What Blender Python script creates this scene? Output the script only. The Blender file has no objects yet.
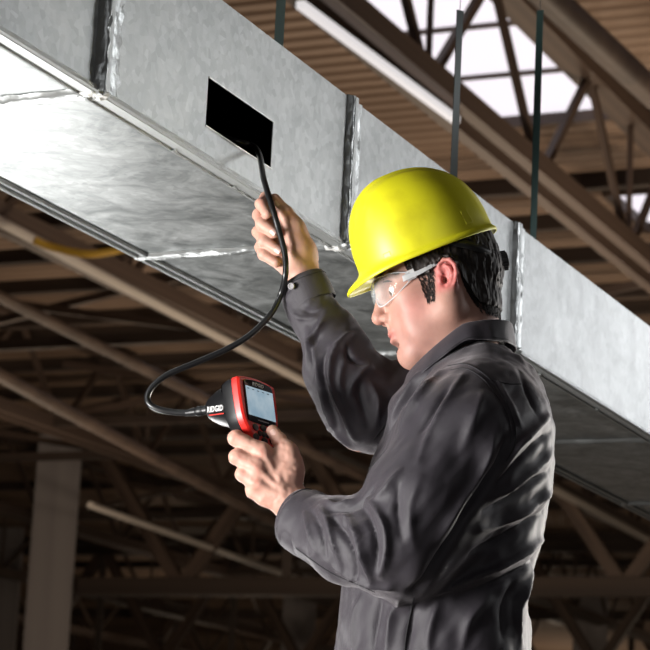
import bpy, bmesh, math, random
import numpy as np
from mathutils import Vector, Matrix
from mathutils.bvhtree import BVHTree
random.seed(7); rng = np.random.default_rng(7)
S = bpy.context.scene
COL = S.collection
# ------------------------------------------------------------------ camera
F = 2400.; CZ = .8
PT = math.atan(530/2400.); RL = math.atan(.05)
_c, _s = math.cos(PT), math.sin(PT)
_r0 = np.array([1, 0, 0.]); _u0 = np.array([0, -_s, _c]); FW = np.array([0, _c, _s])
RT = math.cos(RL)*_r0 + math.sin(RL)*_u0; UP = -math.sin(RL)*_r0 + math.cos(RL)*_u0
CP = np.array([0, 0, CZ])
cd = bpy.data.cameras.new('camera'); cam = bpy.data.objects.new('camera', cd); COL.objects.link(cam)
cam.matrix_world = Matrix([[RT[i], UP[i], -FW[i], CP[i]] for i in range(3)] + [[0, 0, 0, 1]])
cd.sensor_width = 36; cd.lens = F/650*36; cd.clip_end = 400; cd.clip_start = .05
cd.dof.use_dof = True; cd.dof.focus_distance = 3.75; cd.dof.aperture_fstop = 14
S.camera = cam
S.view_settings.view_transform = 'Standard'; S.view_settings.look = 'None'
S.view_settings.gamma = 1; S.view_settings.exposure = 0.0; S.view_settings.use_curve_mapping = False
w = bpy.data.worlds.new('world'); S.world = w; w.use_nodes = True
w.node_tree.nodes['Background'].inputs[0].default_value = (.75, .85, 1, 1)
w.node_tree.nodes['Background'].inputs[1].default_value = .5

def area(name, loc, aim, size, power, col=(1, 1, 1), sy=None, spread=180):
    l = bpy.data.lights.new(name, 'AREA'); l.energy = power; l.color = col; l.size = size
    l.spread = math.radians(spread)
    if sy: l.shape = 'RECTANGLE'; l.size_y = sy
    o = bpy.data.objects.new(name, l); COL.objects.link(o)
    d = Vector(aim) - Vector(loc)
    o.rotation_euler = d.to_track_quat('-Z', 'Y').to_euler(); o.location = loc
    return o
area('key_softbox', (-2.1, 2.5, 1.0), (-.05, 3.6, 1.6), .9, 155, (1, .98, .95))
area('duct_softbox', (3.0, 8.2, 2.7), (.6, 5.6, 2.05), 1.3, 27, (.97, .98, 1))
area('side_softbox', (3.3, 5.3, 2.8), (.4, 4.9, 2.0), 1.1, 29, (.97, .98, 1))
area('fill_softbox', (1.2, .4, 2.6), (.2, 3.8, 1.6), 1.4, 7, (.97, .98, 1))
area('rim_softbox', (1.7, 5.0, 1.35), (.25, 3.65, 1.4), .6, 9, (1, .95, .88), spread=90)
area('under_softbox', (-.95, 5.7, .75), (-.55, 3.3, 1.9),   .6, 20, (1, .99, .97))

# ------------------------------------------------------------------ picture rays -> places
def ray(px, py): return FW + (px-325)/F*RT - (py-325)/F*UP
def atY(px, py, Y):
    d = ray(px, py); return CP + d*(Y/d[1])
def atZ(px, py, Z):
    d = ray(px, py); return CP + d*((Z-CZ)/d[2])
AZ = math.radians(24.457)
UU = np.array([math.sin(AZ), math.cos(AZ), 0]); VV = np.array([-math.cos(AZ), math.sin(AZ), 0]); ZZ = np.array([0, 0, 1.])
def uv(u, v, z): return UU*u + VV*v + ZZ*z

# ------------------------------------------------------------------ object helpers
def tag(o, label=None, cat=None, group=None, kind=None):
    if label: o['label'] = label
    if cat: o['category'] = cat
    if group: o['group'] = group
    if kind: o['kind'] = kind
    return o
def put(o, parent):
    COL.objects.link(o)
    if parent is not None:
        o.parent = parent
        r = parent
        t = Vector((0, 0, 0))
        while r is not None: t += r.location; r = r.parent
        if parent.get('_base'): o.matrix_parent_inverse = Matrix.Translation(-t)
    return o
def thing(name, label, cat, loc=(0, 0, 0), group=None):
    o = bpy.data.objects.new(name, None); COL.objects.link(o); o.location = Vector(loc)
    o['_base'] = 1; o.empty_display_size = .05
    return tag(o, label, cat, group)
def mesh(name, V, Fc, mat=None, parent=None, smooth=False, cols=None, auto=None):
    me = bpy.data.meshes.new(name); me.from_pydata([tuple(map(float, p)) for p in V] if not isinstance(V, np.ndarray) else V.tolist(), [], Fc if isinstance(Fc, list) else Fc.tolist())
    me.update()
    if smooth: me.shade_smooth()
    if auto is not None:
        me.shade_smooth(); me.set_sharp_from_angle(angle=math.radians(auto))
    if cols is not None:
        a = me.color_attributes.new('Col', 'FLOAT_COLOR', 'POINT')
        cc = np.ones((len(V), 4), np.float32); cc[:, :3] = cols; a.data.foreach_set('color', cc.ravel())
    if mat: me.materials.append(mat)
    o = bpy.data.objects.new(name, me)
    return put(o, parent)
_cube = {}
CV = [(x, y, z) for x in (-.5, .5) for y in (-.5, .5) for z in (-.5, .5)]
CF = [(0, 1, 3, 2), (4, 6, 7, 5), (0, 4, 5, 1), (2, 3, 7, 6), (0, 2, 6, 4), (1, 5, 7, 3)]
def bar(name, a, b, wd, ht, mat, parent=None, up=(0, 0, 1)):
    """box member from a to b sharing one mesh per material"""
    if mat.name not in _cube:
        me = bpy.data.meshes.new('bar'); me.from_pydata(CV, [], CF); me.materials.append(mat); _cube[mat.name] = me
    o = bpy.data.objects.new(name, _cube[mat.name])
    a = Vector(a); b = Vector(b); d = b-a; L = d.length; x = d/L
    y = Vector(up).cross(x)
    if y.length < 1e-4: y = Vector((1, 0, 0))
    y.normalize(); z = x.cross(y); m = (a+b)/2
    M = Matrix([[x[i]*L, y[i]*wd, z[i]*ht, m[i]] for i in range(3)] + [[0, 0, 0, 1]])
    put(o, parent)
    base = Vector((0, 0, 0))
    if parent is not None:
        r = parent
        while r is not None: base += r.location; r = r.parent
        o.matrix_parent_inverse = Matrix.Identity(4)
        M = Matrix.Translation(-base) @ M
    o.matrix_basis = M
    return o
def boxg(V, Fc, a, b, wd, ht, up=(0, 0, 1)):
    a = Vector(a); b = Vector(b); d = b-a; L = d.length; x = d/L
    y = Vector(up).cross(x); y.normalize(); z = x.cross(y); m = (a+b)/2; n = len(V)
    for c in CV: V.append(tuple(m + x*L*c[0] + y*wd*c[1] + z*ht*c[2]))
    for f in CF: Fc.append(tuple(n+i for i in f))
def tube(name, pts, r, mat, parent=None, n=12, cap=True, rs=None):
    P = np.array(pts, float); V = []; Fc = []
    T = np.gradient(P, axis=0); T /= np.linalg.norm(T, axis=1)[:, None]
    nrm = np.cross(T[0], [0.13, .2, 1.]); nrm /= np.linalg.norm(nrm)
    for i in range(len(P)):
        nrm = nrm - T[i]*(nrm@T[i]); nrm /= np.linalg.norm(nrm); bn = np.cross(T[i], nrm)
        rr = rs[i] if rs is not None else r
        for k in range(n):
            a = 2*math.pi*k/n; V.append(P[i] + rr*(math.cos(a)*nrm + math.sin(a)*bn))
    for i in range(len(P)-1):
        for k in range(n):
            k2 = (k+1) % n; Fc.append((i*n+k, i*n+k2, (i+1)*n+k2, (i+1)*n+k))
    if cap:
        Fc.append(tuple(range(n))[::-1]); Fc.append(tuple((len(P)-1)*n+k for k in range(n)))
    return mesh(name, V, Fc, mat, parent, auto=50)
def spline(pts, n=10):
    P = [np.array(p, float) for p in pts]; P = [2*P[0]-P[1]] + P + [2*P[-1]-P[-2]]; out = []
    for i in range(1, len(P)-2):
        for k in range(n):
            t = k/n
            out.append(.5*((2*P[i]) + (-P[i-1]+P[i+1])*t + (2*P[i-1]-5*P[i]+4*P[i+1]-P[i+2])*t*t + (-P[i-1]+3*P[i]-3*P[i+1]+P[i+2])*t**3))
    out.append(P[-2]); return np.array(out)

# ------------------------------------------------------------------ materials
def mat(name, col=(.5, .5, .5), rough=.5, metal=0., **kw):
    m = bpy.data.materials.new(name); m.use_nodes = True; b = m.node_tree.nodes['Principled BSDF']
    b.inputs['Base Color'].default_value = (*col, 1); b.inputs['Roughness'].default_value = rough
    b.inputs['Metallic'].default_value = metal
    for k, v in kw.items(): b.inputs[k.replace('_', ' ')].default_value = v
    m['b'] = 1
    return m
def nd(m, t, **kw):
    n = m.node_tree.nodes.new(t)
    for k, v in kw.items():
        if k in n.inputs: n.inputs[k].default_value = v
        else: setattr(n, k, v)
    return n
def lk(m, a, b): m.node_tree.links.new(a, b)
def P(m): return m.node_tree.nodes['Principled BSDF']
def noise_col(m, c1, c2, scale=5, detail=5, lo=.35, hi=.65, stretch=(1, 1, 1), rough=None, bump=0, bscale=None, vec='Object'):
    tc = nd(m, 'ShaderNodeTexCoord'); mp = nd(m, 'ShaderNodeMapping'); mp.inputs['Scale'].default_value = stretch
    lk(m, tc.outputs[vec], mp.inputs[0])
    n = nd(m, 'ShaderNodeTexNoise', Scale=scale, Detail=detail); lk(m, mp.outputs[0], n.inputs['Vector'])
    r = nd(m, 'ShaderNodeValToRGB'); r.color_ramp.elements[0].position = lo; r.color_ramp.elements[1].position = hi
    r.color_ramp.elements[0].color = (*c1, 1); r.color_ramp.elements[1].color = (*c2, 1)
    lk(m, n.outputs['Fac'], r.inputs[0]); lk(m, r.outputs[0], P(m).inputs['Base Color'])
    if rough:
        mr = nd(m, 'ShaderNodeMapRange'); mr.inputs[3].default_value = rough[0]; mr.inputs[4].default_value = rough[1]
        lk(m, n.outputs['Fac'], mr.inputs[0]); lk(m, mr.outputs[0], P(m).inputs['Roughness'])
    if bump:
        n2 = nd(m, 'ShaderNodeTexNoise', Scale=bscale or scale*4, Detail=4); lk(m, mp.outputs[0], n2.inputs['Vector'])
        bp = nd(m, 'ShaderNodeBump', Strength=bump); bp.inputs['Distance'].default_value = .01
        lk(m, n2.outputs['Fac'], bp.inputs['Height']); lk(m, bp.outputs[0], P(m).inputs['Normal'])
    return m
def emis(name, col, st):
    m = mat(name, (0, 0, 0)); P(m).inputs['Emission Color'].default_value = (*col, 1); P(m).inputs['Emission Strength'].default_value = st
    return m
M_STEEL = noise_col(mat('painted_steel', rough=.6), (.055, .036, .028), (.10, .068, .052), 2, 4)
M_STEELD = noise_col(mat('dark_steel', rough=.7), (.03, .02, .016), (.05, .034, .026), 2, 4)
M_DECK = noise_col(mat('roof_deck', rough=.6), (.2, .135, .095), (.31, .22, .16), .25, 4)
M_COLUMN = noise_col(mat('column_paint', rough=.55), (.30, .28, .285), (.38, .355, .36), 1, 4)
M_PIPE = mat('pipe_paint', (.5, .46, .42), .5)
M_YELLOW = mat('yellow_pipe', (.6, .36, .03), .5)
M_CONC = noise_col(mat('concrete', rough=.8), (.12, .11, .1), (.18, .165, .15), .6, 6)
M_WALLM = noise_col(mat('brown_wall', rough=.8), (.05, .035, .026), (.08, .055, .04), .3, 4)
M_SKY = emis('skylight_pane', (.93, .87, .94), 1.08)
M_WARM = emis('warm_window', (1, .55, .22), 1.6)
M_WIRE = mat('wire', (.25, .25, .25), .4, .9)

# ------------------------------------------------------------------ the hall
H = 9.0; VN = 7.6
def quadplate(name, u0, u1, v0, v1, z, t, m, kind=True, parent=None):
    V = [uv(u, v, zz) for u in (u0, u1) for v in (v0, v1) for zz in (z, z+t)]
    o = mesh(name, V, [(0, 1, 3, 2), (4, 6, 7, 5), (0, 4, 5, 1), (2, 3, 7, 6), (0, 2, 6, 4), (1, 5, 7, 3)], m, parent)
    if kind and parent is None: tag(o, kind='structure')
    return o
U0, U1, V0, V1 = -8, 112, -22, 62
quadplate('floor', U0, U1, V0, V1, -.2, .2, M_CONC)
quadplate('wall_back', U1, U1+.3, V0, V1, 0, 9.3, M_WALLM)
quadplate('wall_front', U0-.3, U0, V0, V1, 0, 9.3, M_WALLM)
quadplate('wall_left', U0, U1, V1, V1+.3, 0, 9.3, M_WALLM)
quadplate('wall_right', U0, U1, V0-.3, V0, 0, 9.3, M_WALLM)
# corrugated deck with skylight openings; ribs run along v
SKY = [(15.6, 24.7, 7.8, 9.7), (27.7, 29.5, 7.6, 8.85), (16.5, 22.5, 1.8, 3.6), (30, 34, 13.9, 15.6)]
def deck():
    V = []; Fc = []
    prof = [(0, 0), (.10, 0), (.14, .035), (.24, .035), (.28, 0)]
    us = sorted(set([U0, U1] + [s[0] for s in SKY] + [s[1] for s in SKY]))
    for i in range(len(us)-1):
        ua, ub = us[i], us[i+1]
        spans = [[V0, V1]]
        for s in SKY:
            if s[0] <= ua+1e-6 and s[1] >= ub-1e-6:
                new = []
                for a, b in spans:
                    if s[2] > a and s[3] < b: new += [[a, s[2]], [s[3], b]]
                    else: new.append([a, b])
                spans = new
        n = max(1, int(round((ub-ua)/.28))); st = (ub-ua)/n
        xs = []
        for k in range(n):
            for (x, h) in prof[:-1]: xs.append((ua+k*st+x/.28*st, h))
        xs.append((ub, 0))
        for a, b in spans:
            n0 = len(V)
            for (x, h) in xs:
                V.append(uv(x, a, H+.12+h)); V.append(uv(x, b, H+.12+h))
            for k in range(len(xs)-1): Fc.append((n0+2*k, n0+2*k+1, n0+2*k+3, n0+2*k+2))
    return V, Fc
V, Fc = deck(); tag(mesh('ceiling', V, Fc, M_DECK), kind='structure')
for i, (a, b, c, d) in enumerate(SKY):
    r = bpy.data.objects.new('window_%d' % (i+1), None); COL.objects.link(r); r['_base'] = 1; r.location = Vector(uv(a, c, H)); tag(r, kind='structure')
    for (p, q) in (((a, c), (b, c)), ((a, d), (b, d)), ((a, c), (a, d)), ((b, c), (b, d))):
        bar('frame', uv(*p, H+.15), uv(*q, H+.15), .08, .3, M_STEEL, r)
    n = max(1, int(round((b-a)/1.4)))
    for k in range(n):
        x0 = a+(b-a)*k/n; x1 = a+(b-a)*(k+1)/n
        quadplate('pane', x0+.02, x1-.02, c+.04, d-.04, H+.13, .03, M_SKY, parent=r)
        if k: bar('glazing_bar', uv(x0, c, H+.1), uv(x0, d, H+.1), .04, .05, M_STEEL, r)
# long trusses running with the duct
tl = {7.55: 'dark steel roof truss below the bright skylight, above the hard hat', 13.75: 'brown roof truss crossing left of the duct underside',
      19.9: 'dim roof truss behind the inspection camera cable', 26.1: 'far dim roof truss, third one left of the duct'}
def long_truss(v, u0, u1, z0, z1, step, label, rich):
    r = thing('roof_truss', label, 'truss', uv(u0, v, z0), 'long roof trusses')
    for s in (-.14, .14):
        bar('bottom_chord', uv(u0, v+s, z0), uv(u1, v+s, z0), .13, .2, M_STEEL, r)
    bar('top_chord', uv(u0, v, z1), uv(u1, v, z1), .3, .2, M_STEEL, r)
    n = int((u1-u0)/step)
    for k in range(n):
        a = u0+k*step; m = a+step/2
        bar('web_bar', uv(a, v, z1), uv(m, v, z0), .07, .09, M_STEEL, r)
        bar('web_bar', uv(m, v, z0), uv(a+step, v, z1), .07, .09, M_STEEL, r)
        if k % 2 == 0: bar('web_post', uv(m, v, z0), uv(m, v, z1), .06, .06, M_STEEL, r)
    return r
for v, lb in tl.items():
    long_truss(v, 11 if v < 20 else 18, 78, 7.4, 8.95, 3.0 if v < 20 else 3.4, lb, v < 15)
for v in (32.3, 38.5):
    long_truss(v, 34, 100, 7.4, 8.95, 4.0, 'distant roof truss seen low at the left edge' if v < 33 else 'farthest roof truss deep in the dark hall at lower left', False)
# cross girders with deep webs
def girder(u, v0, v1, z0, z1, step, label, m=M_STEELD):
    r = thing('cross_girder', label, 'girder', uv(u, v0, z0), 'cross girders')
    bar('bottom_chord', uv(u, v0, z0), uv(u, v1, z0), .3, .34, m, r)
    bar('top_chord', uv(u, v0, z1), uv(u, v1, z1), .3, .3, m, r)
    n = max(1, int(round((v1-v0)/step))); st = (v1-v0)/n
    for k in range(n):
        a = v0+k*st
        bar('web_bar', uv(u, a, z1), uv(u, a+st/2, z0), .2, .24, M_STEEL, r)
        bar('web_bar', uv(u, a+st/2, z0), uv(u, a+st, z1), .2, .24, M_STEEL, r)
        bar('web_post', uv(u, a, z0), uv(u, a, z1), .18, .2, m, r)
    return r
gp = atY(50, 587, 47); gu = float(gp@UU); gv = float(gp@VV); gz = float(gp[2])
girder(gu, gv-27, gv-.7, gz, 8.7, 4.6, 'deep cross girder joined to the grey column at lower left')
girder(gu+16, -4, 44, 5.6, 8.6, 4, 'second cross girder, seen beyond the first one below the hands')
girder(gu+32, -10, 50, 5.4, 8.6, 4, 'farthest cross girder near the back wall of the hall')
def column(p, h, label):
    r = thing('steel_column', label, 'column', (p[0], p[1], 0), 'steel columns')
    q = Vector((p[0], p[1], 0)); X = Vector(VV); Y = Vector(UU)
    for s in (-1, 1): bar('flange', q+X*.24*s, q+X*.24*s+Vector((0, 0, h)), .06, .5, M_COLUMN, r, up=tuple(X))
    bar('web', q, q+Vector((0, 0, h)), .44, .04, M_COLUMN, r, up=tuple(Y))
    bar('base_plate', q, q+Vector((0, 0, .05)), .8, .8, M_COLUMN, r, up=tuple(X))
column(gp, 8.7, 'grey steel column rising at the lower left')
for (x, y, Y, lb) in ((2, 600, 62, 'distant grey column at the left edge'), (298, 640, 66, 'distant column below the near forearm'), (590, 640, 66, 'distant column at lower right behind the man')):
    column(atY(x, y, Y), 8.7, lb)
# purlins across the trusses
def purlin(u, va, vb, z, ht, wd=.16):
    tag(bar('purlin', uv(u, va, z), uv(u, vb, z), wd, ht, M_STEELD), 'dark steel purlin crossing under the brown roof deck', 'purlin', 'purlins under the roof deck')
for (px, py, va, vb) in ((560, 184, -4, 7.3), (560, 184, 7.8, 20), (565, 222, 8.95, 30), (590, 255, -4, 7.3), (590, 255, 7.8, 30), (600, 292, -4, 30)):
    purlin(float(atZ(px, py, 8.75)@UU), va, vb, 8.75, .2)
for u in (32.6, 34.7, 37, 40, 43, 47, 51, 56, 61, 67, 74): purlin(u, -6, 36, 8.75, .2)
# bracing struts between long trusses
for i, (u, va, vb) in enumerate([(29, 7.55, 13.75), (27.5, 13.75, 19.9), (33, 19.9, 13.75), (36, 26.1, 19.9), (43, 19.9, 26.1), (38.5, 13.75, 7.55), (50, 13.75, 7.55), (52, 19.9, 26.1)]):
    r = thing('sway_brace', 'thin crossed sway brace between neighbouring roof trusses', 'brace', uv(u, va, 7.4), 'sway braces between trusses')
    bar('brace_bar', uv(u, va+.2*np.sign(vb-va), 7.45), uv(u+.1, vb-.2*np.sign(vb-va), 8.4), .1, .1, M_STEEL, r); bar('brace_bar', uv(u+.15, va+.2*np.sign(vb-va), 8.4), uv(u+.25, vb-.2*np.sign(vb-va), 7.45), .1, .1, M_STEEL, r)
    bar('strut', uv(u, va+.2*np.sign(vb-va), 7.4), uv(u, vb-.2*np.sign(vb-va), 7.4), .12, .14, M_STEELD, r)
# pipes, conduit, lamp strips
def pipe(name, p, q, r, m, label, cat): return tag(tube(name, [p, (np.array(p)+np.array(q))/2, q], r, m, n=10), label, cat)
pipe('conduit', atZ(-30, 206, 7.25), atZ(420, 442, 7.25), .06, M_PIPE, 'pale conduit running along the truss under the duct at left', 'pipe')
pipe('sprinkler_pipe', atZ(-20, 287, 6.9), atZ(420, 506, 6.9), .07, M_STEEL, 'brown sprinkler pipe sloping behind the inspection camera', 'pipe')
pipe('sprinkler_pipe', atZ(-20, 365, 6.6), atZ(420, 600, 6.6), .09, M_STEEL, 'lower brown pipe sloping beneath the red instrument', 'pipe')
pipe('conduit', atZ(90, 505, 6.4), atZ(420, 622, 6.4), .06, M_PIPE, 'pale pipe behind the near hand and cuff', 'pipe')
pipe('conduit', atZ(505, 462, 7.2), atZ(700, 568, 7.2), .08, M_PIPE, 'thin pale pipe under the duct behind the man at right', 'pipe')
pipe('conduit', atZ(500, -48, 7.6), atZ(700, 137, 7.6), .13, M_STEEL, 'thick brown pipe crossing the upper right corner', 'pipe')
tag(tube('gas_hose', spline([atZ(34, 240, 7.0), atZ(52, 247, 6.95), atZ(88, 254, 6.9), atZ(122, 249, 7.0), atZ(150, 240, 7.1)], 8), .045, M_YELLOW, n=8), 'yellow hose sagging below the duct at left', 'hose')
M_LAMP = emis('lamp_strip', (1, .95, .95), .75)
r = thing('strip_light', 'long white strip light between chords of the truss above the hard hat', 'lamp', uv(15, 7.55, 7.5))
bar('housing', atZ(300, 4, 7.26), atZ(456, 120, 7.26), .10, .05, M_STEEL, r); bar('diffuser', atZ(300, 4, 7.2), atZ(456, 120, 7.2), .07, .06, M_LAMP, r)
for px_s, py_s in ((315, 15), (380, 63), (440, 108)): q_ = atZ(px_s, py_s, 7.28); bar('hanger_clip', q_, q_+ZZ*.1, .03, .03, M_STEEL, r)
# bright slit windows seen through the trusses low at left
fwn = atY(73, 503, 75)
for i in range(4):
    o = bpy.data.objects.new('window_%d' % (20+i), None); COL.objects.link(o); o['_base'] = 1; o.location = Vector(atY(74, 480+13*i, 74)); tag(o, kind='structure')
    a = atY(64, 481+13*i, 74); b = atY(83-i*1.5, 482+13*i, 74)
    bar('pane', a, b, .06, .24, M_WARM, o); bar('frame', a-ZZ*.17, b-ZZ*.17, .1, .06, M_STEELD, o)
# unseen warm fill lights, added to brighten the roof deck and trusses
for i, (u, v, e) in enumerate([(34, 11, 230), (32, 19, 260), (29.5, 16.6, 190), (50, 24, 110), (50, 5, 200), (66, 34, 190), (70, 15, 180), (88, 30, 480), (85, 5, 350), (22.5, 5.0, 800), (27, 10.6, 420)]):
    l = bpy.data.lights.new('hall_fill', 'POINT'); l.energy = e; l.color = (1, .8, .6); l.shadow_soft_size = .3
    o = bpy.data.objects.new('hall_fill_light', l); COL.objects.link(o); o.location = Vector(uv(u, v, 3.2))
# ------------------------------------------------------------------ the air duct
M_GALV = mat('galvanised', rough=.45, metal=.5)
def galv(m, lo=(.42, .44, .44), hi=(.56, .58, .58)):
    tc = nd(m, 'ShaderNodeTexCoord')
    n1 = nd(m, 'ShaderNodeTexNoise', Scale=9., Detail=8., Roughness=.65, Distortion=1.2); lk(m, tc.outputs['Object'], n1.inputs['Vector'])
    v = nd(m, 'ShaderNodeTexVoronoi', Scale=70.); lk(m, tc.outputs['Object'], v.inputs['Vector'])
    mp = nd(m, 'ShaderNodeMapping'); mp.inputs['Scale'].default_value = (2, 2, 60); lk(m, tc.outputs['Object'], mp.inputs[0])
    n2 = nd(m, 'ShaderNodeTexNoise', Scale=3., Detail=6.); lk(m, mp.outputs[0], n2.inputs['Vector'])
    r = nd(m, 'ShaderNodeValToRGB'); r.color_ramp.elements[0].position = .3; r.color_ramp.elements[1].position = .7
    r.color_ramp.elements[0].color = (*lo, 1); r.color_ramp.elements[1].color = (*hi, 1)
    lk(m, n1.outputs['Fac'], r.inputs[0])
    mx = nd(m, 'ShaderNodeMix', data_type='RGBA', blend_type='MULTIPLY'); mx.inputs[0].default_value = .25
    lk(m, r.outputs[0], mx.inputs[6]); bw = nd(m, 'ShaderNodeRGBToBW'); lk(m, v.outputs['Color'], bw.inputs[0]); lk(m, bw.outputs[0], mx.inputs[7]); lk(m, mx.outputs[2], P(m).inputs['Base Color'])
    mr = nd(m, 'ShaderNodeMapRange'); mr.inputs[1].default_value = .3; mr.inputs[2].default_value = .7; mr.inputs[3].default_value = .4; mr.inputs[4].default_value = .5
    lk(m, n1.outputs['Fac'], mr.inputs[0]); lk(m, mr.outputs[0], P(m).inputs['Roughness'])
    bp = nd(m, 'ShaderNodeBump', Strength=.1); bp.inputs['Distance'].default_value = .002
    lk(m, n2.outputs['Fac'], bp.inputs['Height']); lk(m, bp.outputs[0], P(m).inputs['Normal'])
galv(M_GALV)
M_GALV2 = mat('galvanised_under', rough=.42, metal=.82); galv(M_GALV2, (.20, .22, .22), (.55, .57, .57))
M_TAPE = mat('foil_tape', (.5, .52, .52), .36, .85)
tn = nd(M_TAPE, 'ShaderNodeTexNoise', Scale=45., Detail=6.); tb = nd(M_TAPE, 'ShaderNodeBump', Strength=.5); tb.inputs['Distance'].default_value = .006
ttc = nd(M_TAPE, 'ShaderNodeTexCoord'); lk(M_TAPE, ttc.outputs['Object'], tn.inputs['Vector'])
lk(M_TAPE, tn.outputs['Fac'], tb.inputs['Height']); lk(M_TAPE, tb.outputs[0], P(M_TAPE).inputs['Normal'])
M_BLACKIN = mat('hole_shade', (.012, .012, .012), .9)  # near-black stands for the shade inside the duct
M_CAULK = mat('caulk', (.7, .7, .68), .6)
DP = np.array([-0.15543437, 3.9, 0.]); ZB, ZT, DW = 1.908, 2.187, .43
def D(u, v, z): return DP + UU*u + VV*v + ZZ*z
duct = thing('air_duct', 'galvanised rectangular sheet metal air duct crossing overhead with a square hole', 'duct', D(-.485, 0, ZB))
stations = [-2.35, -1.415, -.485, .445, 1.375, 2.52, 3.6, 4.7]
T = .0016
def panel(name, pts, m, parent, th, nrm):
    """thin sheet from a vertex grid rows x cols with real thickness"""
    R_, C_ = pts.shape[:2]; A = pts.reshape(-1, 3); B = A + np.array(nrm)*th; n = len(A); Fc = []
    for i in range(R_-1):
        for j in range(C_-1):
            a = i*C_+j; Fc.append((a, a+1, a+C_+1, a+C_)); Fc.append((n+a, n+a+C_, n+a+C_+1, n+a+1))
    bd = [i for i in range(C_)] + [i*C_+C_-1 for i in range(1, R_)] + [(R_-1)*C_+j for j in range(C_-2, -1, -1)] + [i*C_ for i in range(R_-2, 0, -1)]
    for a, b in zip(bd, bd[1:]+bd[:1]): Fc.append((a, n+a, n+b, b))
    return mesh(name, np.vstack([A, B]), Fc, m, parent, auto=1.2)
def sheet(ua, ub, f0, f1, axis, dish, sgn):
    """cross-broken panel: each panel is creased corner to corner (height falls to a low centre)"""
    N = 16; g = np.zeros((N+1, N+1, 3))
    for i in range(N+1):
        for j in range(N+1):
            s, t = i/N, j/N; h = dish*(1-max(abs(2*s-1), abs(2*t-1)))
            a = f0+(f1-f0)*s; b = ua+(ub-ua)*t
            g[i, j] = D(b, sgn*h, a) if axis == 'z' else D(b, a, (ZB if sgn < 0 else ZT)+sgn*h)
    return g
for i in range(len(stations)-1):
    a, b = stations[i]+.004, stations[i+1]-.004
    if i == 2:   # the section with the hole: frame of four plates around it
        hu0, hu1, hz0, hz1 = -.137, .116, 1.958, 2.042
        us = [a, hu0, hu1, b]; zs = [ZB, hz0, hz1, ZT]; V = []; Fc = []
        for layer in (0, .0022):
            for u_ in us:
                for z_ in zs:
                    V.append(D(u_, layer, z_ + (.0 if layer else 0)))
        for x in range(3):
            for y in range(3):
                if x == 1 and y == 1: continue
                q = [x*4+y, x*4+y+1, x*4+y+5, x*4+y+4]
                Fc.append(tuple(q)); Fc.append(tuple(16+k for k in q[::-1]))
        for (p, q) in ((5, 6), (6, 10), (10, 9), (9, 5)): Fc.append((p, q, 16+q, 16+p))
        for (p, q) in ((0, 1), (1, 2), (2, 3), (3, 7), (7, 11), (11, 15), (15, 14), (14, 13), (13, 12), (12, 8), (8, 4), (4, 0)): Fc.append((p, q, 16+q, 16+p))
        mesh('side_panel', V, Fc, M_GALV, duct, auto=20)
        # bent ragged lip along the cut
        for (p, q) in (((hu0-.002, hz0), (hu1+.002, hz0-.001)), ((hu0, hz1), (hu1, hz1))):
            tube('cut_edge', [D(p[0], -.001, p[1]), D((p[0]+q[0])/2, -.0022, (p[1]+q[1])/2-.001), D(q[0], -.001, q[1])], .0014, M_GALV, duct, n=6)
    else:
        panel('side_panel', sheet(a, b, ZB, ZT, 'z', .0015, 1), M_GALV, duct, T, VV)
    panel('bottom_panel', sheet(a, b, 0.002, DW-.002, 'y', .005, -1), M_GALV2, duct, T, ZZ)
    panel('top_panel', sheet(a, b, 0.002, DW-.002, 'y', .004, 1), M_GALV, duct, T, -ZZ)
    V = [D(u_, DW, z_) + VV*l for l in (0, .002) for (u_, z_) in ((a, ZB), (b, ZB), (b, ZT), (a, ZT))]
    mesh('back_panel', V, [(0, 1, 2, 3), (4, 7, 6, 5), (0, 4, 5, 1), (1, 5, 6, 2), (2, 6, 7, 3), (3, 7, 4, 0)], M_GALV, duct)
    # corner seam: folded lip running under the lower near edge with a second thin return
    bar('corner_lip', D(a, -.003, ZB-.003), D(b, -.003, ZB-.003), .008, .007, M_TAPE, duct)
    bar('folded_hem', D(a, .012, ZB-.0045), D(b, .012, ZB-.0045), .022, .006, M_GALV, duct)
    bar('folded_hem', D(a, .0255, ZB-.006), D(b, .0255, ZB-.006), .004, .009, M_TAPE, duct)
    bar('corner_lip', D(a, DW+.002, ZB-.003), D(b, DW+.002, ZB-.003), .008, .008, M_TAPE, duct)
    bar('folded_hem', D(a, DW-.02, ZB-.004), D(b, DW-.02, ZB-.004), .008, .006, M_TAPE, duct)
# black inner box so that the hole looks deep: shade put into its colour
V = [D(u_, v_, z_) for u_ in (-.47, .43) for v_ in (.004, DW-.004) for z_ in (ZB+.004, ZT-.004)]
Vin = V; mesh('inner_shade', Vin, [(1, 5, 7, 3), (0, 2, 6, 4), (2, 3, 7, 6), (0, 1, 3, 2), (4, 6, 7, 5)], M_BLACKIN, duct)
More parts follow.
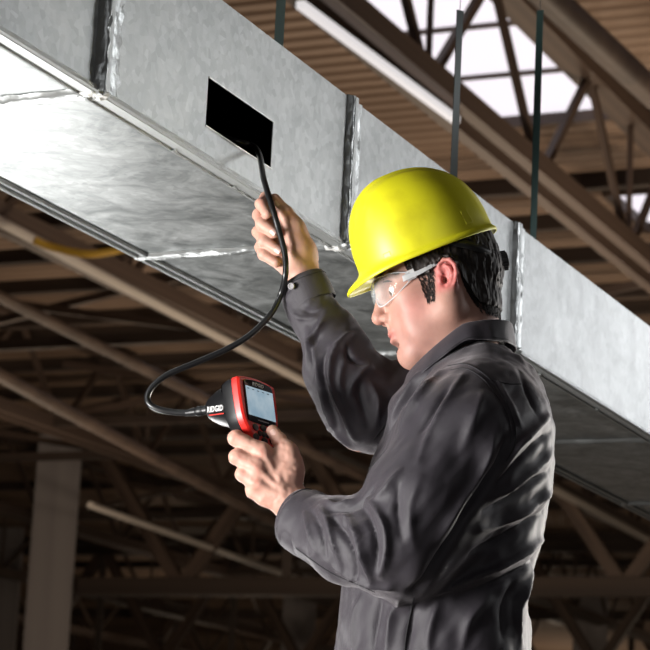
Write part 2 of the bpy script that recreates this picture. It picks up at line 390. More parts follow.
# seams: standing drive cleats with crumpled foil tape
for i, s in enumerate(stations[1:-1]):
    def crump(pa, pb, wdir, nrm, wid, hgt, n=26, name='foil_tape', m=M_TAPE):
        g = np.zeros((n+1, 9, 3)); pa = np.array(pa); pb = np.array(pb)
        for a_ in range(n+1):
            wv = wid*(1+.10*math.sin(a_*2.1+i)+.08*rng.normal())
            for b_ in range(9):
                t = b_/8-.5
                prof = hgt*(math.cos(math.pi*t)**.6 if abs(t) < .5 else 0) + (.0014*rng.normal()*(abs(t) < .45))
                g[a_, b_] = pa+(pb-pa)*a_/n + wdir*t*wv + nrm*(prof+.0006)
        V = g.reshape(-1, 3); Fc = []
        for a_ in range(n):
            for b_ in range(8):
                k = a_*9+b_; Fc.append((k, k+1, k+10, k+9))
        V2 = V - nrm*.0012; N = len(V)
        Fc2 = [tuple(N+x for x in f[::-1]) for f in Fc]
        return mesh(name, np.vstack([V, V2]), Fc+Fc2, m, duct, smooth=True)
    thick = .016 if i == 1 else .011
    ln = .008
    crump(D(s-.012, 0, ZB-.006), D(s-.012-ln*0, 0, ZT+.002), UU, -VV, .016 if i != 1 else .02, thick)
    crump(D(s+.024, 0, ZB-.004), D(s+.024, 0, ZT), UU, -VV, .05 if i != 1 else .06, .0035)
    bar('drive_cleat', D(s+.004, -.007, ZB-.004), D(s+.004, -.007, ZT+.003), .007, .013, M_GALV, duct, up=tuple(UU))
    crump(D(s, -.006, ZB), D(s, DW+.006, ZB), UU, -ZZ, .032, .008)
    crump(D(s+.02, -.006, ZB), D(s+.02, DW+.006, ZB), UU, -ZZ, .03, .002, name='foil_tape')
    crump(D(s, 0, ZT), D(s, DW, ZT), UU, ZZ, .03, .006)
    # little wad of sealant where the cleats meet at the corner
    if i in (1, 2, 3):
        for q in range(7):
            bm = bmesh.new(); bmesh.ops.create_icosphere(bm, subdivisions=2, radius=.008+.004*rng.random())
            ctr = D(s-.01+.04*rng.random(), .0+.05*rng.random()-.012, ZB-.006+.004*rng.random())
            for v_ in bm.verts: v_.co = Vector(ctr) + Vector((v_.co.x*1.4, v_.co.y*1.3, v_.co.z*.6))*(1+.25*rng.normal())
            me = bpy.data.meshes.new('sealant'); bm.to_mesh(me); bm.free(); me.materials.append(M_CAULK if q % 2 else M_TAPE); put(bpy.data.objects.new('sealant', me), duct)
# rivets/screws along the lower lip
for u_ in (.02, .72, 1.05, 1.62, 2.05, -.2):
    bar('screw', D(u_, .02, ZB-.012), D(u_, .02, ZB-.004), .006, .006, M_TAPE, duct, up=tuple(UU))
# ------------------------------------------------------------------ hanger straps
M_STRAP = mat('strap_zinc', (.26, .29, .29), .5, .3); M_STRAPG = mat('strap_green', (.07, .13, .12), .45, .4); M_STRAPL = mat('strap_pale', (.3, .42, .4), .45, .4)
def strap(px, py, top, wd, m, twist, label, vv):
    d = ray(px, py); n_ = VV; P0_ = D(0, vv, 0); t = ((P0_-CP)@n_)/(d@n_); p = CP+d*t
    foot = np.array([p[0], p[1], ZT])
    q = foot.copy(); dd = ray(px, top); zt = CZ + dd[2]*(t*d[1]/dd[1]); 
    r = thing('hanger_strap', label, 'strap', foot, 'hanger straps')
    n = 20; V = []; Fc = []
    for k in range(n+1):
        z = ZT+(zt-ZT)*k/n; a = twist(k/n); ax = np.array([math.cos(a), math.sin(a), 0]); nx = np.array([-math.sin(a), math.cos(a), 0])
        c_ = foot*[1, 1, 0]+[0, 0, z]
        for sx, sy in ((-1, -1), (1, -1), (1, 1), (-1, 1)): V.append(c_+ax*sx*wd/2+nx*sy*.0008)
    for k in range(n):
        for j in range(4): j2 = (j+1) % 4; Fc.append((k*4+j, k*4+j2, k*4+4+j2, k*4+4+j))
    Fc += [(3, 2, 1, 0), tuple(n*4+j for j in range(4))]
    mesh('strap_band', V, Fc, m, r)
    f = foot; V = [f+np.array([sx*wd/2, sy, z]) for sx in (-1, 1) for sy in (-.002, .035) for z in (0.005, .007)]
    mesh('strap_foot', V, [(0, 1, 3, 2), (4, 6, 7, 5), (0, 4, 5, 1), (2, 3, 7, 6), (0, 2, 6, 4), (1, 5, 7, 3)], m, r)
    bar('bolt', f+np.array([0, .02, .006]), f+np.array([0, .02, .014]), .009, .009, M_TAPE, r, up=(1, 0, 0))
    tube('hanger_wire', [foot*[1, 1, 0]+[0, 0, zt-.005], foot*[1, 1, 0]+[0, 0, (zt+H)/2], foot*[1, 1, 0]+[0, 0, H+.1]], .0009, M_WIRE, r, n=6)
strap(278.5, 47, -40, .0165, M_STRAPL, lambda t: .1, 'pale green hanger strap leftmost above the duct opening', .01)
strap(453.5, 179, 10, .0165, M_STRAP, lambda t: .35+.9*min(1, max(0, (1-t)*1.2))*0 + (.0 if t < .8 else (t-.8)*4*0) + .5*math.sin(t*2.6)*.6, 'bare zinc hanger strap rising right behind the hard hat', .01)
strap(533, 241, 10, .0165, M_STRAPG, lambda t: .5*math.cos(t*3), 'dark green hanger strap farthest right on the duct', .01)
# ------------------------------------------------------------------ signed distance kit: shapes blended smoothly, then meshed once
PXM = 1/647.
def W(px, py, dy=0.): return atY(px, py, 3.6+dy)
class Field:
    def __init__(s, lo, hi, res):
        s.lo = np.array(lo, float); s.res = res; s.n = np.ceil((np.array(hi)-s.lo)/res).astype(int)+1
        ax = [s.lo[i]+res*np.arange(s.n[i]) for i in range(3)]
        s.P = np.stack(np.meshgrid(*ax, indexing='ij'), -1).astype(np.float32)
        s.D = np.full(s.n, 1., np.float32)
    def box(s, pts, r):
        pts = np.atleast_2d(pts); a = np.floor((pts.min(0)-r-s.lo)/s.res).astype(int); b = np.ceil((pts.max(0)+r-s.lo)/s.res).astype(int)+1
        a = np.clip(a, 0, s.n); b = np.clip(b, 0, s.n); return tuple(slice(a[i], b[i]) for i in range(3))
    def apply(s, sl, d, k, mode):
        A = s.D[sl]
        if mode == 'u': h = np.maximum(k-np.abs(A-d), 0); s.D[sl] = np.minimum(A, d)-h*h/(4*k)
        else:
            d = -d if mode == 's' else d
            h = np.maximum(k-np.abs(A-d), 0); s.D[sl] = np.maximum(A, d)+h*h/(4*k)
    def cap(s, a, b, ra, rb=None, k=.01, mode='u', sq=None):
        rb = ra if rb is None else rb; a = np.array(a, float); b = np.array(b, float)
        sl = s.box(np.array([a, b]), max(ra, rb)+k+.012); p = s.P[sl]
        if p.size == 0: return
        ba = b-a; t = np.clip(((p-a)@ba)/max(ba@ba, 1e-12), 0, 1)
        q = p-a-t[..., None]*ba
        if sq is not None:   # flattening axis, factor
            n, f = sq; n = np.array(n)/np.linalg.norm(n); q = q+(q@n)[..., None]*n*(f-1)
        d = np.linalg.norm(q, axis=-1)-(ra+(rb-ra)*t)
        s.apply(sl, d.astype(np.float32), k, mode)
    def chain(s, pts, rs, k=.006, mode='u', sq=None):
        for i in range(len(pts)-1): s.cap(pts[i], pts[i+1], rs[i], rs[i+1], k if i == 0 else min(k, .004), mode, sq)
    def ell(s, c, r, Rm=None, k=.01, mode='u'):
        c = np.array(c, float); r = np.array(r, float); sl = s.box(c[None], r.max()+k+.012); q = s.P[sl]-c
        if q.size == 0: return
        if Rm is not None: q = q@Rm
        k0 = np.linalg.norm(q/r, axis=-1); k1 = np.linalg.norm(q/(r*r), axis=-1)+1e-9
        s.apply(sl, (k0*(k0-1)/k1).astype(np.float32), k, mode)
    def mesh(s):
        """surface nets"""
        D = s.D; I = D < 0; nx, ny, nz = D.shape
        cs = tuple(k-1 for k in D.shape); acc = np.zeros(cs+(3,), np.float32); cnt = np.zeros(cs, np.float32)
        C8 = [(x, y, z) for x in (0, 1) for y in (0, 1) for z in (0, 1)]
        g = lambda A, o: A[o[0]:o[0]+nx-1, o[1]:o[1]+ny-1, o[2]:o[2]+nz-1]
        for a in C8:
            for ax in range(3):
                if a[ax]: continue
                b = list(a); b[ax] = 1; da = g(D, a); db = g(D, b); m = (da < 0) != (db < 0)
                t = np.where(m, da/(da-db+1e-20), 0)
                for q in range(3): acc[..., q] += m*(a[q]+(t if q == ax else 0))
                cnt += m
        m = cnt > 0; idx = -np.ones(cs, np.int64); idx[m] = np.arange(m.sum())
        ijk = np.argwhere(m); V = (ijk+acc[m]/cnt[m][:, None])*s.res+s.lo
        Q = []
        for ax in range(3):
            o1, o2 = (ax+1) % 3, (ax+2) % 3
            sa = [slice(None)]*3; sb = [slice(None)]*3; sa[ax] = slice(0, -1); sb[ax] = slice(1, None)
            A = I[tuple(sa)]; B = I[tuple(sb)]; ch = np.argwhere(A != B)
            ch = ch[(ch[:, o1] > 0) & (ch[:, o2] > 0) & (ch[:, o1] < cs[o1]) & (ch[:, o2] < cs[o2])]
            inn = A[ch[:, 0], ch[:, 1], ch[:, 2]]
            def cell(d1, d2):
                c = ch.copy(); c[:, o1] -= d1; c[:, o2] -= d2; return idx[c[:, 0], c[:, 1], c[:, 2]]
            q = np.stack([cell(1, 1), cell(0, 1), cell(0, 0), cell(1, 0)], 1)
            q[~inn] = q[~inn][:, ::-1]; Q.append(q)
        Q = np.vstack(Q); Q = Q[(Q >= 0).all(1)]
        return V, Q
def relax(V, Q, it=2, lam=.5):
    E = np.vstack([Q[:, [0, 1]], Q[:, [1, 2]], Q[:, [2, 3]], Q[:, [3, 0]]]); n = len(V)
    deg = np.bincount(E.ravel(), minlength=n).astype(float)[:, None]
    for _ in range(it):
        for l in (lam, -lam*1.02):
            A = np.zeros_like(V)
            for c in range(3):
                A[:, c] = np.bincount(E[:, 0], V[E[:, 1], c], n)+np.bincount(E[:, 1], V[E[:, 0], c], n)
            V = V+l*(A/np.maximum(deg, 1)-V)
    return V
def normals(V, Q):
    fn = np.cross(V[Q[:, 2]]-V[Q[:, 0]], V[Q[:, 3]]-V[Q[:, 1]]); N = np.zeros_like(V)
    for c in range(3):
        for k in range(4): N[:, c] += np.bincount(Q[:, k], fn[:, c], len(V))
    return N/np.maximum(np.linalg.norm(N, axis=1), 1e-12)[:, None]
def segdist(Pn, A, B):
    ba = B-A; t = np.clip(((Pn-A)@ba)/max(ba@ba, 1e-12), 0, 1); q = Pn-A-t[:, None]*ba
    return np.linalg.norm(q, axis=1), t
def bvh(V, Q): return BVHTree.FromPolygons(V.tolist(), Q.tolist())
def onto(tree, px, py):
    d = ray(px, py); h = tree.ray_cast(Vector(CP), Vector(d))
    return None if h[0] is None else np.array(h[0])
def vnoise(Pn, seed, scale):
    """smooth value noise"""
    r = np.random.default_rng(seed); G = r.normal(size=(24, 24, 24)).astype(np.float32)
    q = Pn*scale; i = np.floor(q).astype(int); f = q-i; f = f*f*(3-2*f); out = 0
    for a in (0, 1):
        for b in (0, 1):
            for c in (0, 1):
                w_ = (f[:, 0] if a else 1-f[:, 0])*(f[:, 1] if b else 1-f[:, 1])*(f[:, 2] if c else 1-f[:, 2])
                out = out+w_*G[(i[:, 0]+a) % 24, (i[:, 1]+b) % 24, (i[:, 2]+c) % 24]
    return out
# ------------------------------------------------------------------ the man
M_SKIN = mat('skin', (.6, .35, .26), .55, Subsurface_Weight=.12, Subsurface_Scale=.008)
P(M_SKIN).inputs['Subsurface Radius'].default_value = (1, .35, .2)
ca = nd(M_SKIN, 'ShaderNodeVertexColor'); ca.layer_name = 'Col'
sn = nd(M_SKIN, 'ShaderNodeTexNoise', Scale=60., Detail=5.); smx = nd(M_SKIN, 'ShaderNodeMix', data_type='RGBA', blend_type='MULTIPLY'); smx.inputs[0].default_value = .3
stc = nd(M_SKIN, 'ShaderNodeTexCoord'); lk(M_SKIN, stc.outputs['Object'], sn.inputs['Vector'])
lk(M_SKIN, ca.outputs['Color'], smx.inputs[6]); lk(M_SKIN, sn.outputs['Fac'], smx.inputs[7]); lk(M_SKIN, smx.outputs[2], P(M_SKIN).inputs['Base Color'])
sb_ = nd(M_SKIN, 'ShaderNodeBump', Strength=.25); sb_.inputs['Distance'].default_value = .001
sn2 = nd(M_SKIN, 'ShaderNodeTexNoise', Scale=500., Detail=3.); lk(M_SKIN, stc.outputs['Object'], sn2.inputs['Vector']); lk(M_SKIN, sn2.outputs['Fac'], sb_.inputs['Height']); lk(M_SKIN, sb_.outputs[0], P(M_SKIN).inputs['Normal'])
SKIN = np.array([.53, .29, .225])
def rotm(axis, deg): return np.array(Matrix.Rotation(math.radians(deg), 3, axis))
man = thing('person', 'man in a charcoal work shirt with one arm raised to the duct opening', 'person', (float(W(440, 600)[0]), 3.6, 0))

# ---- head, local frame: x to the nose, y to his left (towards the camera), z up
pitch, yaw = math.radians(14), math.radians(1)
hx = np.array([-math.cos(pitch)*math.cos(yaw), math.cos(pitch)*math.sin(yaw), -math.sin(pitch)])
hy = np.array([-math.sin(yaw), -math.cos(yaw), 0]); hy = hy+np.array([0, 0, .05]); hy -= hx*(hx@hy); hy /= np.linalg.norm(hy)
hz = np.cross(hx, hy)
HR = np.stack([hx, hy, hz], 1)      # columns = local axes
HO = W(448, 277, -.080)-HR@np.array([-.003, .082, -.008])
def HP(px, py, y=0.):
    "point of the head plane (local y) seen at a pixel, in local coordinates"
    d = ray(px, py); c = HO+HR[:, 1]*y; t = ((c-CP)@HR[:, 1])/(d@HR[:, 1]); q = HR.T@(CP+d*t-HO); return q*np.array([1/HK if q[0] > 0 else 1, 1, 1])
HK = .955      # front of the head drawn in a little
def HL(x, y, z): return HO+HR@np.array([x*HK if x > 0 else x, y, z])
hf = Field(HO-[.155, .12, .20], HO+[.13, .12, .13], .0016)
hf.P = ((hf.P-HO.astype(np.float32))@HR.astype(np.float32)); hf.P[..., 0] = np.where(hf.P[..., 0] > 0, hf.P[..., 0]/HK, hf.P[..., 0])        # evaluate in local coordinates
_ob = hf.box
def lbox(pts, r, f=hf):
    pts = np.atleast_2d(pts); w_ = HO+pts@HR.T
    return _ob(w_, r)
hf.box = lbox
h = hf
h.ell((.004, 0, .04), (.093, .077, .09), k=.02)
h.ell((.030, 0, .045), (.070, .064, .062), k=.03)             # forehead
h.ell((.045, 0, -.03), (.052, .056, .07), k=.03)               # mid face
for s in (-1, 1):
    h.cap((.004, s*.057, -.045), (.066, s*.020, -.096), .020, .016, k=.03)   # jaw line
    h.cap((-.004, s*.058, -.005), (.004, s*.057, -.050), .020, .021, k=.03)
    h.ell((.058, s*.046, -.016), (.026, .019, .016), k=.025)  # cheekbone
    h.ell((.045, s*.046, -.058), (.03, .014, .03), k=.025)
h.ell((.074, 0, -.098), (.019, .021, .016), k=.02)             # chin
h.ell((.080, 0, -.058), (.017, .026, .022), k=.02)             # muzzle
h.cap((-.02, 0, -.06), (.06, 0, -.085), .04, .018, k=.03)        # under jaw
for s in (-1, 1):
    h.cap((.096, s*.008, .022), (.082, s*.044, .021), .008, .007, k=.016)    # brow ridge
    h.ell((.093, s*.032, .003), (.016, .019, .013), k=.014, mode='s')   # socket
    h.ell((.0755, s*.031, .002), (.0138, .0140, .0138), k=.004)    # lids over the eyeball
    h.ell((.0885, s*.0315, .0005), (.011, .0125, .0050), Rm=rotm('Y', 8), k=.002, mode='s')
h.cap((.094, 0, .018), (.113, 0, -.026), .0075, .0095, k=.013)   # nose
h.ell((.1125, 0, -.030), (.0105, .0105, .0095), k=.006)
for s in (-1, 1):
    h.ell((.099, s*.0118, -.0345), (.0105, .0065, .0075), k=.005)
    h.ell((.104, s*.0062, -.0425), (.006, .0032, .004), k=.003, mode='s')
h.cap((.0965, 0, -.043), (.094, 0, -.052), .004, .004, k=.01)
h.ell((.0945, 0, -.0575), (.0092, .0225, .0052), k=.004)    # lips
h.ell((.0925, 0, -.0685), (.0100, .020, .0064), k=.004)
for s in (-1, 1): h.cap((.103, 0, -.0632), (.082, s*.026, -.0645), .0017, .0012, k=.0035, mode='s')
h.ell((.0945, 0, -.0795), (.008, .018, .005), k=.008, mode='s')
# ears
EC = np.array([0., .0765, -.008]); ES = .83
for s in (1, -1):
    m = np.array([1, s, 1])
    er = rotm('Z', -16*s)@rotm('Y', -8)
    def E_(x, y, z): return (EC+[-.002, 0, 0])*m + (er@np.array([x, y*s, z]))*ES
    h.ell(E_(-.004, .003, 0), (.0140, .0042, .0245), Rm=er, k=.006)
    h.ell(E_(.001, .011, -.001), (.0088, .0060, .0150), Rm=er, k=.004, mode='s')
    hel = [(.008, .006, .006), (.014, .006, .016), (.012, .008, .027), (.002, .010, .033), (-.010, .011, .031), (-.0185, .011, .020), (-.020, .010, .006), (-.0165, .008, -.008), (-.010, .006, -.019)]
    h.chain([E_(*q) for q in hel], [.0022, .0027, .0030, .0032, .0032, .0032, .0030, .0028, .0026], k=.002)
    ant = [(.0, .008, .023), (-.008, .009, .016), (-.0115, .009, .004), (-.009, .008, -.008), (-.001, .007, -.014)]
    h.chain([E_(*q) for q in ant], [.002, .003, .0034, .003, .0028], k=.002)
    h.ell(E_(-.001, .004, -.0245), (.0085, .0045, .0095), Rm=er, k=.005)
    h.ell(E_(.0115, .005, -.002), (.0036, .0045, .0062), Rm=er, k=.003)
    h.ell(E_(.004, .004, -.004), (.004, .006, .005), Rm=er, k=.002, mode='s')
# neck (local frame too)
NB = HP(457, 345); NC = HP(466, 330)
h.cap((-.016, 0, -.03), NB, .057, .060, k=.02)
h.cap((-.046, 0, .0), NC, .036, .047, k=.02)
h.cap((.0, .045, -.05), (NB[0]+.02, .025, NB[2]), .014, .014, k=.02)       # neck tendon
Vh, Qh = h.mesh(); Vh = relax(Vh, Qh, 1)
L = (Vh-HO)@HR; L[:, 0] = np.where(L[:, 0] > 0, L[:, 0]/HK, L[:, 0])
colh = np.tile(SKIN, (len(Vh), 1))
def blend(msk, c, a=1.): 
    global colh
    m_ = np.clip(msk, 0, 1)[:, None]*a; colh = colh*(1-m_)+np.array(c)*m_
def gz(c, r, P_=None): 
    q = ((L if P_ is None else P_)-np.array(c))/np.array(r); return np.exp(-(q**2).sum(1))
ay = L*[1, 1, 1]; ay[:, 1] = np.abs(ay[:, 1])
blend(gz((.055, .05, -.04), (.03, .03, .03), ay), (.55, .17, .15), .6)
blend(gz((.115, 0, -.03), (.012, .02, .012)), (.62, .27, .21), .5)
earm = np.clip((ay[:, 1]-.073)/.006, 0, 1)*np.exp(-((L[:, 0]+.002)/.023)**6)*np.exp(-((L[:, 2]+.004)/.026)**6)
blend(earm, (.60, .12, .12), .75)
blend(gz((.095, 0, -.063), (.014, .024, .0095))*1.3, (.52, .17, .15), .9)
blend(gz((.055, .03, -.088), (.045, .04, .028), ay), (.30, .13, .12), .5)
st_ = rng.random(len(Vh))
blend(gz((.083, 0, -.084), (.012, .010, .011))*1.5*(L[:, 0] > .06)*(L[:, 2] < -.075), (.05, .028, .022), .85)     # soul patch
blend(gz((.029, .073, -.012), (.007, .02, .020), ay), (.16, .08, .06), .7)
bz = .0235-.25*(ay[:, 1]-.028)**2/.02
def browp(t): return np.array([.104-.036*t, .010+.047*t, .0225+.006*math.sin(math.pi*min(1, t*.9+.1))-.004*t])
tb_ = (ay[:, 1]-.010)/.047; zb_ = .0215+.006*np.sin(np.pi*np.clip(tb_*.9+.1, 0, 1))-.004*tb_
blend(np.exp(-((L[:, 2]-zb_)/(.0040-.0016*np.clip(tb_, 0, 1)))**2)*(tb_ > -.05)*np.clip((1.05-tb_)/.2, 0, 1)*(L[:, 0] > .04)*1.2, (.055, .032, .026), .88)
lash = np.exp(-(((L[:, 2]-.0045)/.0017)**2))*(L[:, 0] > .079)*np.exp(-((ay[:, 1]-.0315)/.012)**4)
blend(lash, (.04, .02, .02), .85)
Vparts = [Vh]; Qparts = [Qh]; Cparts = [colh]

# ---- hands --------------------------------------------------------
def hand_mesh(f, extra=None):
    V, Q = f.mesh(); V = relax(V, Q, 1); return V, Q
# his left hand round the instrument handle (back of the hand faces the camera)
Y1 = -.075
def A(px, py, d=0.): return W(px, py, Y1+d)
pts = np.array([A(215, 415, -.06), A(345, 560, .09)])
f = Field(pts.min(0)-.01, pts.max(0)+.01, .0013)
wr = A(306, 518, .0); wr2 = A(345, 535, -.03)
px_ = PXM
f.cap(A(296, 508, .006), wr2, .028, .031, k=.02, sq=((0, 1, 0), 1.2))
for (kx, ky, kd, r0_, r1_) in ((262, 452, -.004, .0135, .0125), (257, 468, -.010, .0135, .0120), (256, 484, -.008, .0130, .0112), (263, 499, .000, .0125, .0105)):
    f.cap(A(292, 500+(ky-475)*.30, .004), A(kx+1, ky, kd+.004), r0_*1.15, r1_, k=.016)
f.ell(A(275, 478, .012), (.026, .013, .030), k=.015)
f.cap(A(291, 470, .006), A(286, 450, .010), .017, .014, k=.018)      # thumb base web
# fingers: knuckle, middle joint, then wrapping behind the handle
fing = [((262, 451, -.004), (236, 438, .004), (238, 437, .034), (256, 441, .043), (.0122, .0118, .0108, .0095)),
        ((257, 467, -.010), (237, 457, .000), (241, 458, .030), (257, 460, .040), (.0120, .0116, .0106, .0095)),
        ((256, 483, -.008), (243, 475, .000), (246, 476, .027), (258, 476, .037), (.0112, .0108, .0100, .009)),
        ((263, 498, .000), (252, 491, .003), (252, 490, .024), (262, 490, .034), (.0105, .0098, .009, .0082))]
for a, b, c_, e, rr in fing:
    f.chain([A(*a), A(*b), A(*c_), A(*e)], rr, k=.008)
# thumb reaching up over the key pad
f.chain([A(291, 473, .004), A(289, 453, .008), A(279.5, 441, .022), A(272.5, 431, .028)], (.0175, .0135, .0115, .0092), k=.014)
# tendons and knuckle bumps
for (a, b) in (((283, 486, -.0145), (264, 455, -.0125)), ((284, 492, -.015), (259, 470, -.0165)), ((286, 498, -.0145), (260, 485, -.0150))):
    f.cap(A(*a), A(*b), .0028, .0036, k=.006)
V1, Q1 = hand_mesh(f)
N1 = normals(V1, Q1)
wn = vnoise(V1*[1, .3, 1], 3, 160)*.0004+vnoise(V1, 4, 60)*.0006
V1 = V1+N1*wn[:, None]
c1 = np.tile(SKIN*[1.18, 1.2, 1.2], (len(V1), 1))
def dotcol(V, c, pts, r, colr, a):
    for p in pts:
        m_ = np.exp(-(np.linalg.norm(V-p, axis=1)/r)**2)[:, None]*a; c[:] = c*(1-m_)+np.array(colr)*m_
dotcol(V1, c1, [A(261, 452, -.015), A(257, 468, -.02), A(256, 484, -.02), A(238, 438, -.005), A(239, 458, -.01), A(244, 476, -.01), A(273, 432, -.02)], .009, (.66, .26, .2), .5)
Vparts.append(V1); Qparts.append(Q1); Cparts.append(c1)
# his right hand pinching the cable, palm to the camera
Y2 = .12
def B(px, py, d=0.): return W(px, py, Y2+d)
pts = np.array([B(250, 185, -.06), B(325, 330, .06)])
f = Field(pts.min(0)-.01, pts.max(0)+.01, .0013)
f.cap(B(302, 262, .004), B(308, 310, .004), .0255, .029, k=.02, sq=((0, 1, 0), 1.15))
f.cap(B(301, 250, .006), B(279, 216, .012), .021, .014, k=.02)
f.cap(B(297, 257, .006), B(271, 232, .014), .019, .012, k=.018)
f.cap(B(292, 262, .006), B(270, 249, .012), .018, .012, k=.018)
f.cap(B(290, 264, .002), B(277, 258, .004), .016, .012, k=.018)       # heel on the little finger side
f.cap(B(299, 250, -.006), B(294, 228, -.008), .0205, .0155, k=.018)      # ball of thumb
f.chain([B(295, 230, -.006), B(285, 213, -.011), B(274.5, 200, -.011)], (.0155, .0125, .0098), k=.012)
fg = [((276, 211, .016), (266, 198, .012), (261, 204, -.012), (267, 214, -.022), (.0112, .0100, .0092, .0080)),
      ((270, 224, .016), (259, 215, .010), (262, 224, -.014), (274, 233, -.023), (.0112, .0104, .0096, .0084)),
      ((268, 238, .016), (259, 232, .010), (264, 241, -.014), (279, 251, -.022), (.0112, .0104, .0096, .0084)),
      ((270, 252, .012), (261, 247, .006), (264, 255, -.012), (276, 263, -.018), (.0105, .0094, .0088, .0078))]
for a, b, c_, e, rr in fg: f.chain([B(*a), B(*b), B(*c_), B(*e)], rr, k=.006)
V2, Q2 = hand_mesh(f); c2 = np.tile(SKIN*[1.16, 1.18, 1.18], (len(V2), 1))
N2 = normals(V2, Q2); V2 = V2+N2*(vnoise(V2, 5, 70)*.0005)[:, None]
dotcol(V2, c2, [B(261, 204, -.02), B(259, 216, -.01), B(260, 233, -.01), B(274, 201, -.02), B(290, 215, -.02)], .008, (.68, .27, .2), .45)
Vparts.append(V2); Qparts.append(Q2); Cparts.append(c2)
# ---- trunk and limbs under the clothes (coarse, hidden) ------------
lo = np.array([W(270, 250, .1)[0], 3.2, -.02]); hi = np.array([W(570, 250, .1)[0], 4.1, 1.75])
SHL = W(480, 408, -.155); ELL = W(398, 552, -.215); WRL = wr
SHR = W(435, 398, .20); ELR = W(362, 425, .13); WRR = B(307, 300, .004)
def xz(px, py, dy=0.): return W(px, py, dy)
pel = W(436, 668, 0.)
hipL = W(440, 700, -.09); hipR = W(436, 700, .09)
knL = np.array([hipL[0]-.03, hipL[1]-.03, .50]); anL = np.array([hipL[0]+.05, hipL[1]-.04, .10])
knR = np.array([hipR[0]-.13, hipR[1]+.03, .50]); anR = np.array([hipR[0]-.12, hipR[1]+.04, .10])
f = Field(lo, hi, .008)
f.ell(W(462, 480), (.10, .14, .17), k=.04); f.ell(W(440, 590), (.105, .135, .17), k=.05); f.ell(pel, (.105, .15, .11), k=.05)
f.cap(W(459, 350, 0), W(468, 420), .052, .055, k=.02)
f.cap(W(478, 425, -.13), W(445, 415, .15), .045, .045, k=.02)
for S_, E2, W_ in ((SHL, ELL, WRL), (SHR, ELR, WRR)):
    f.cap(S_, E2, .052, .038, k=.02); f.cap(E2, W_, .039, .025, k=.02)
for hp, kn, an in ((hipL, knL, anL), (hipR, knR, anR)):
    f.cap(hp, kn, .082, .05, k=.03); f.cap(kn, an, .05, .034, k=.02)
    f.cap(an, an+[-.15, 0, -.055], .034, .025, k=.02)
Vb, Qb = f.mesh(); Vparts.append(Vb); Qparts.append(Qb); Cparts.append(np.tile(SKIN, (len(Vb), 1)))
off = 0; QQ = []
for v_, q_ in zip(Vparts, Qparts): QQ.append(q_+off); off += len(v_)
body = mesh('body', np.vstack(Vparts), np.vstack(QQ), M_SKIN, man, smooth=True, cols=np.vstack(Cparts))

# ---- eyes
M_EYE = mat('eye_white', (.75, .7, .68), .15); M_IRIS = mat('iris', (.09, .05, .03), .15); M_NAIL = mat('nail', (.75, .5, .43), .25)
for s in (1, -1):
    bm = bmesh.new(); bmesh.ops.create_uvsphere(bm, u_segments=24, v_segments=16, radius=.0122)
    me = bpy.data.meshes.new('eye'); bm.to_mesh(me); bm.free(); me.materials.append(M_EYE); me.materials.append(M_IRIS); me.shade_smooth()
    lookd = HR@np.array([.90, .16, -.36])
    for p_ in me.polygons:
        if p_.center.normalized().dot(Vector(lookd)) > .90: p_.material_index = 1
    o = bpy.data.objects.new('eye', me); put(o, man); me.transform(Matrix.Translation(Vector(HL(.0772, s*.0315, .0010))))
# ---- finger nails
def nail(c, n, t, w_, l_):
    n = np.array(n)/np.linalg.norm(n); t = np.array(t, float); t -= n*(n@t); t /= np.linalg.norm(t); b_ = np.cross(n, t); V = []; Fc = []
    for i in range(7):
        for j in range(6):
            x = (i/6*2-1); y = (j/5*2-1); V.append(np.array(c)+t*l_*y*(1-.12*x*x)+b_*w_*x*(1-.1*y*y)-n*(.0022*x*x))
    for i in range(6):
        for j in range(5): k_ = i*6+j; Fc.append((k_, k_+1, k_+7, k_+6))
    N0 = len(V); V += [p-n*.0008 for p in V]; Fc += [tuple(N0+k_ for k_ in q[::-1]) for q in Fc]
    return mesh('fingernail', V, Fc, M_NAIL, body if False else man, smooth=True)
t1 = bvh(V1, Q1); t2 = bvh(V2, Q2)
def nail_at(tree, V, Q, px, py, tip, w_=.0052, l_=.006):
    p = onto(tree, px, py)
    if p is None: return
    hit = tree.find_nearest(Vector(p)); n = np.array(hit[1]); n = n*(1 if n[1] < 0 else -1)
    nail(p+n*.0007, n, np.array(tip), w_, l_)
nail_at(t1, V1, Q1, 273.5, 432.5, W(272, 430)-W(280, 441))
nail_at(t2, V2, Q2, 273, 232, W(276, 236)-W(266, 226), .0046, .005)
nail_at(t2, V2, Q2, 277.5, 250.5, W(279, 252)-W(268, 244), .0046, .005)
nail_at(t2, V2, Q2, 276.5, 203.5, W(272, 196)-W(282, 210), .005, .0055)

# ---- hair: short, dark, ear left free
M_HAIR = mat('hair', (.014, .008, .006), .62)
P(M_HAIR).inputs['Specular IOR Level'].default_value = .5
_i0 = np.array([14, 10, 48]); hc = Field(hf.lo+_i0*.0016, HO+[.128, .108, .125], .0016)
headD = hf.D[tuple(slice(_i0[i], _i0[i]+hc.n[i]) for i in range(3))]; assert headD.shape == tuple(hc.n)
hc.P = ((hc.P-HO.astype(np.float32))@HR.astype(np.float32)); hc.P[..., 0] = np.where(hc.P[..., 0] > 0, hc.P[..., 0]/HK, hc.P[..., 0]); Lp = hc.P
k0 = np.linalg.norm((Lp-[.002, 0, .04])/np.array([.0985, .0825, .0955]), axis=-1); k1 = np.linalg.norm((Lp-[.002, 0, .04])/np.array([.0985, .0825, .0955])**2, axis=-1)+1e-9
d1 = k0*(k0-1)/k1
def capL(a, b, ra, rb):
    a = np.array(a); b = np.array(b); ba = b-a; t = np.clip(((Lp-a)@ba)/(ba@ba), 0, 1); return np.linalg.norm(Lp-a-t[..., None]*ba, axis=-1)-(ra+(rb-ra)*t)
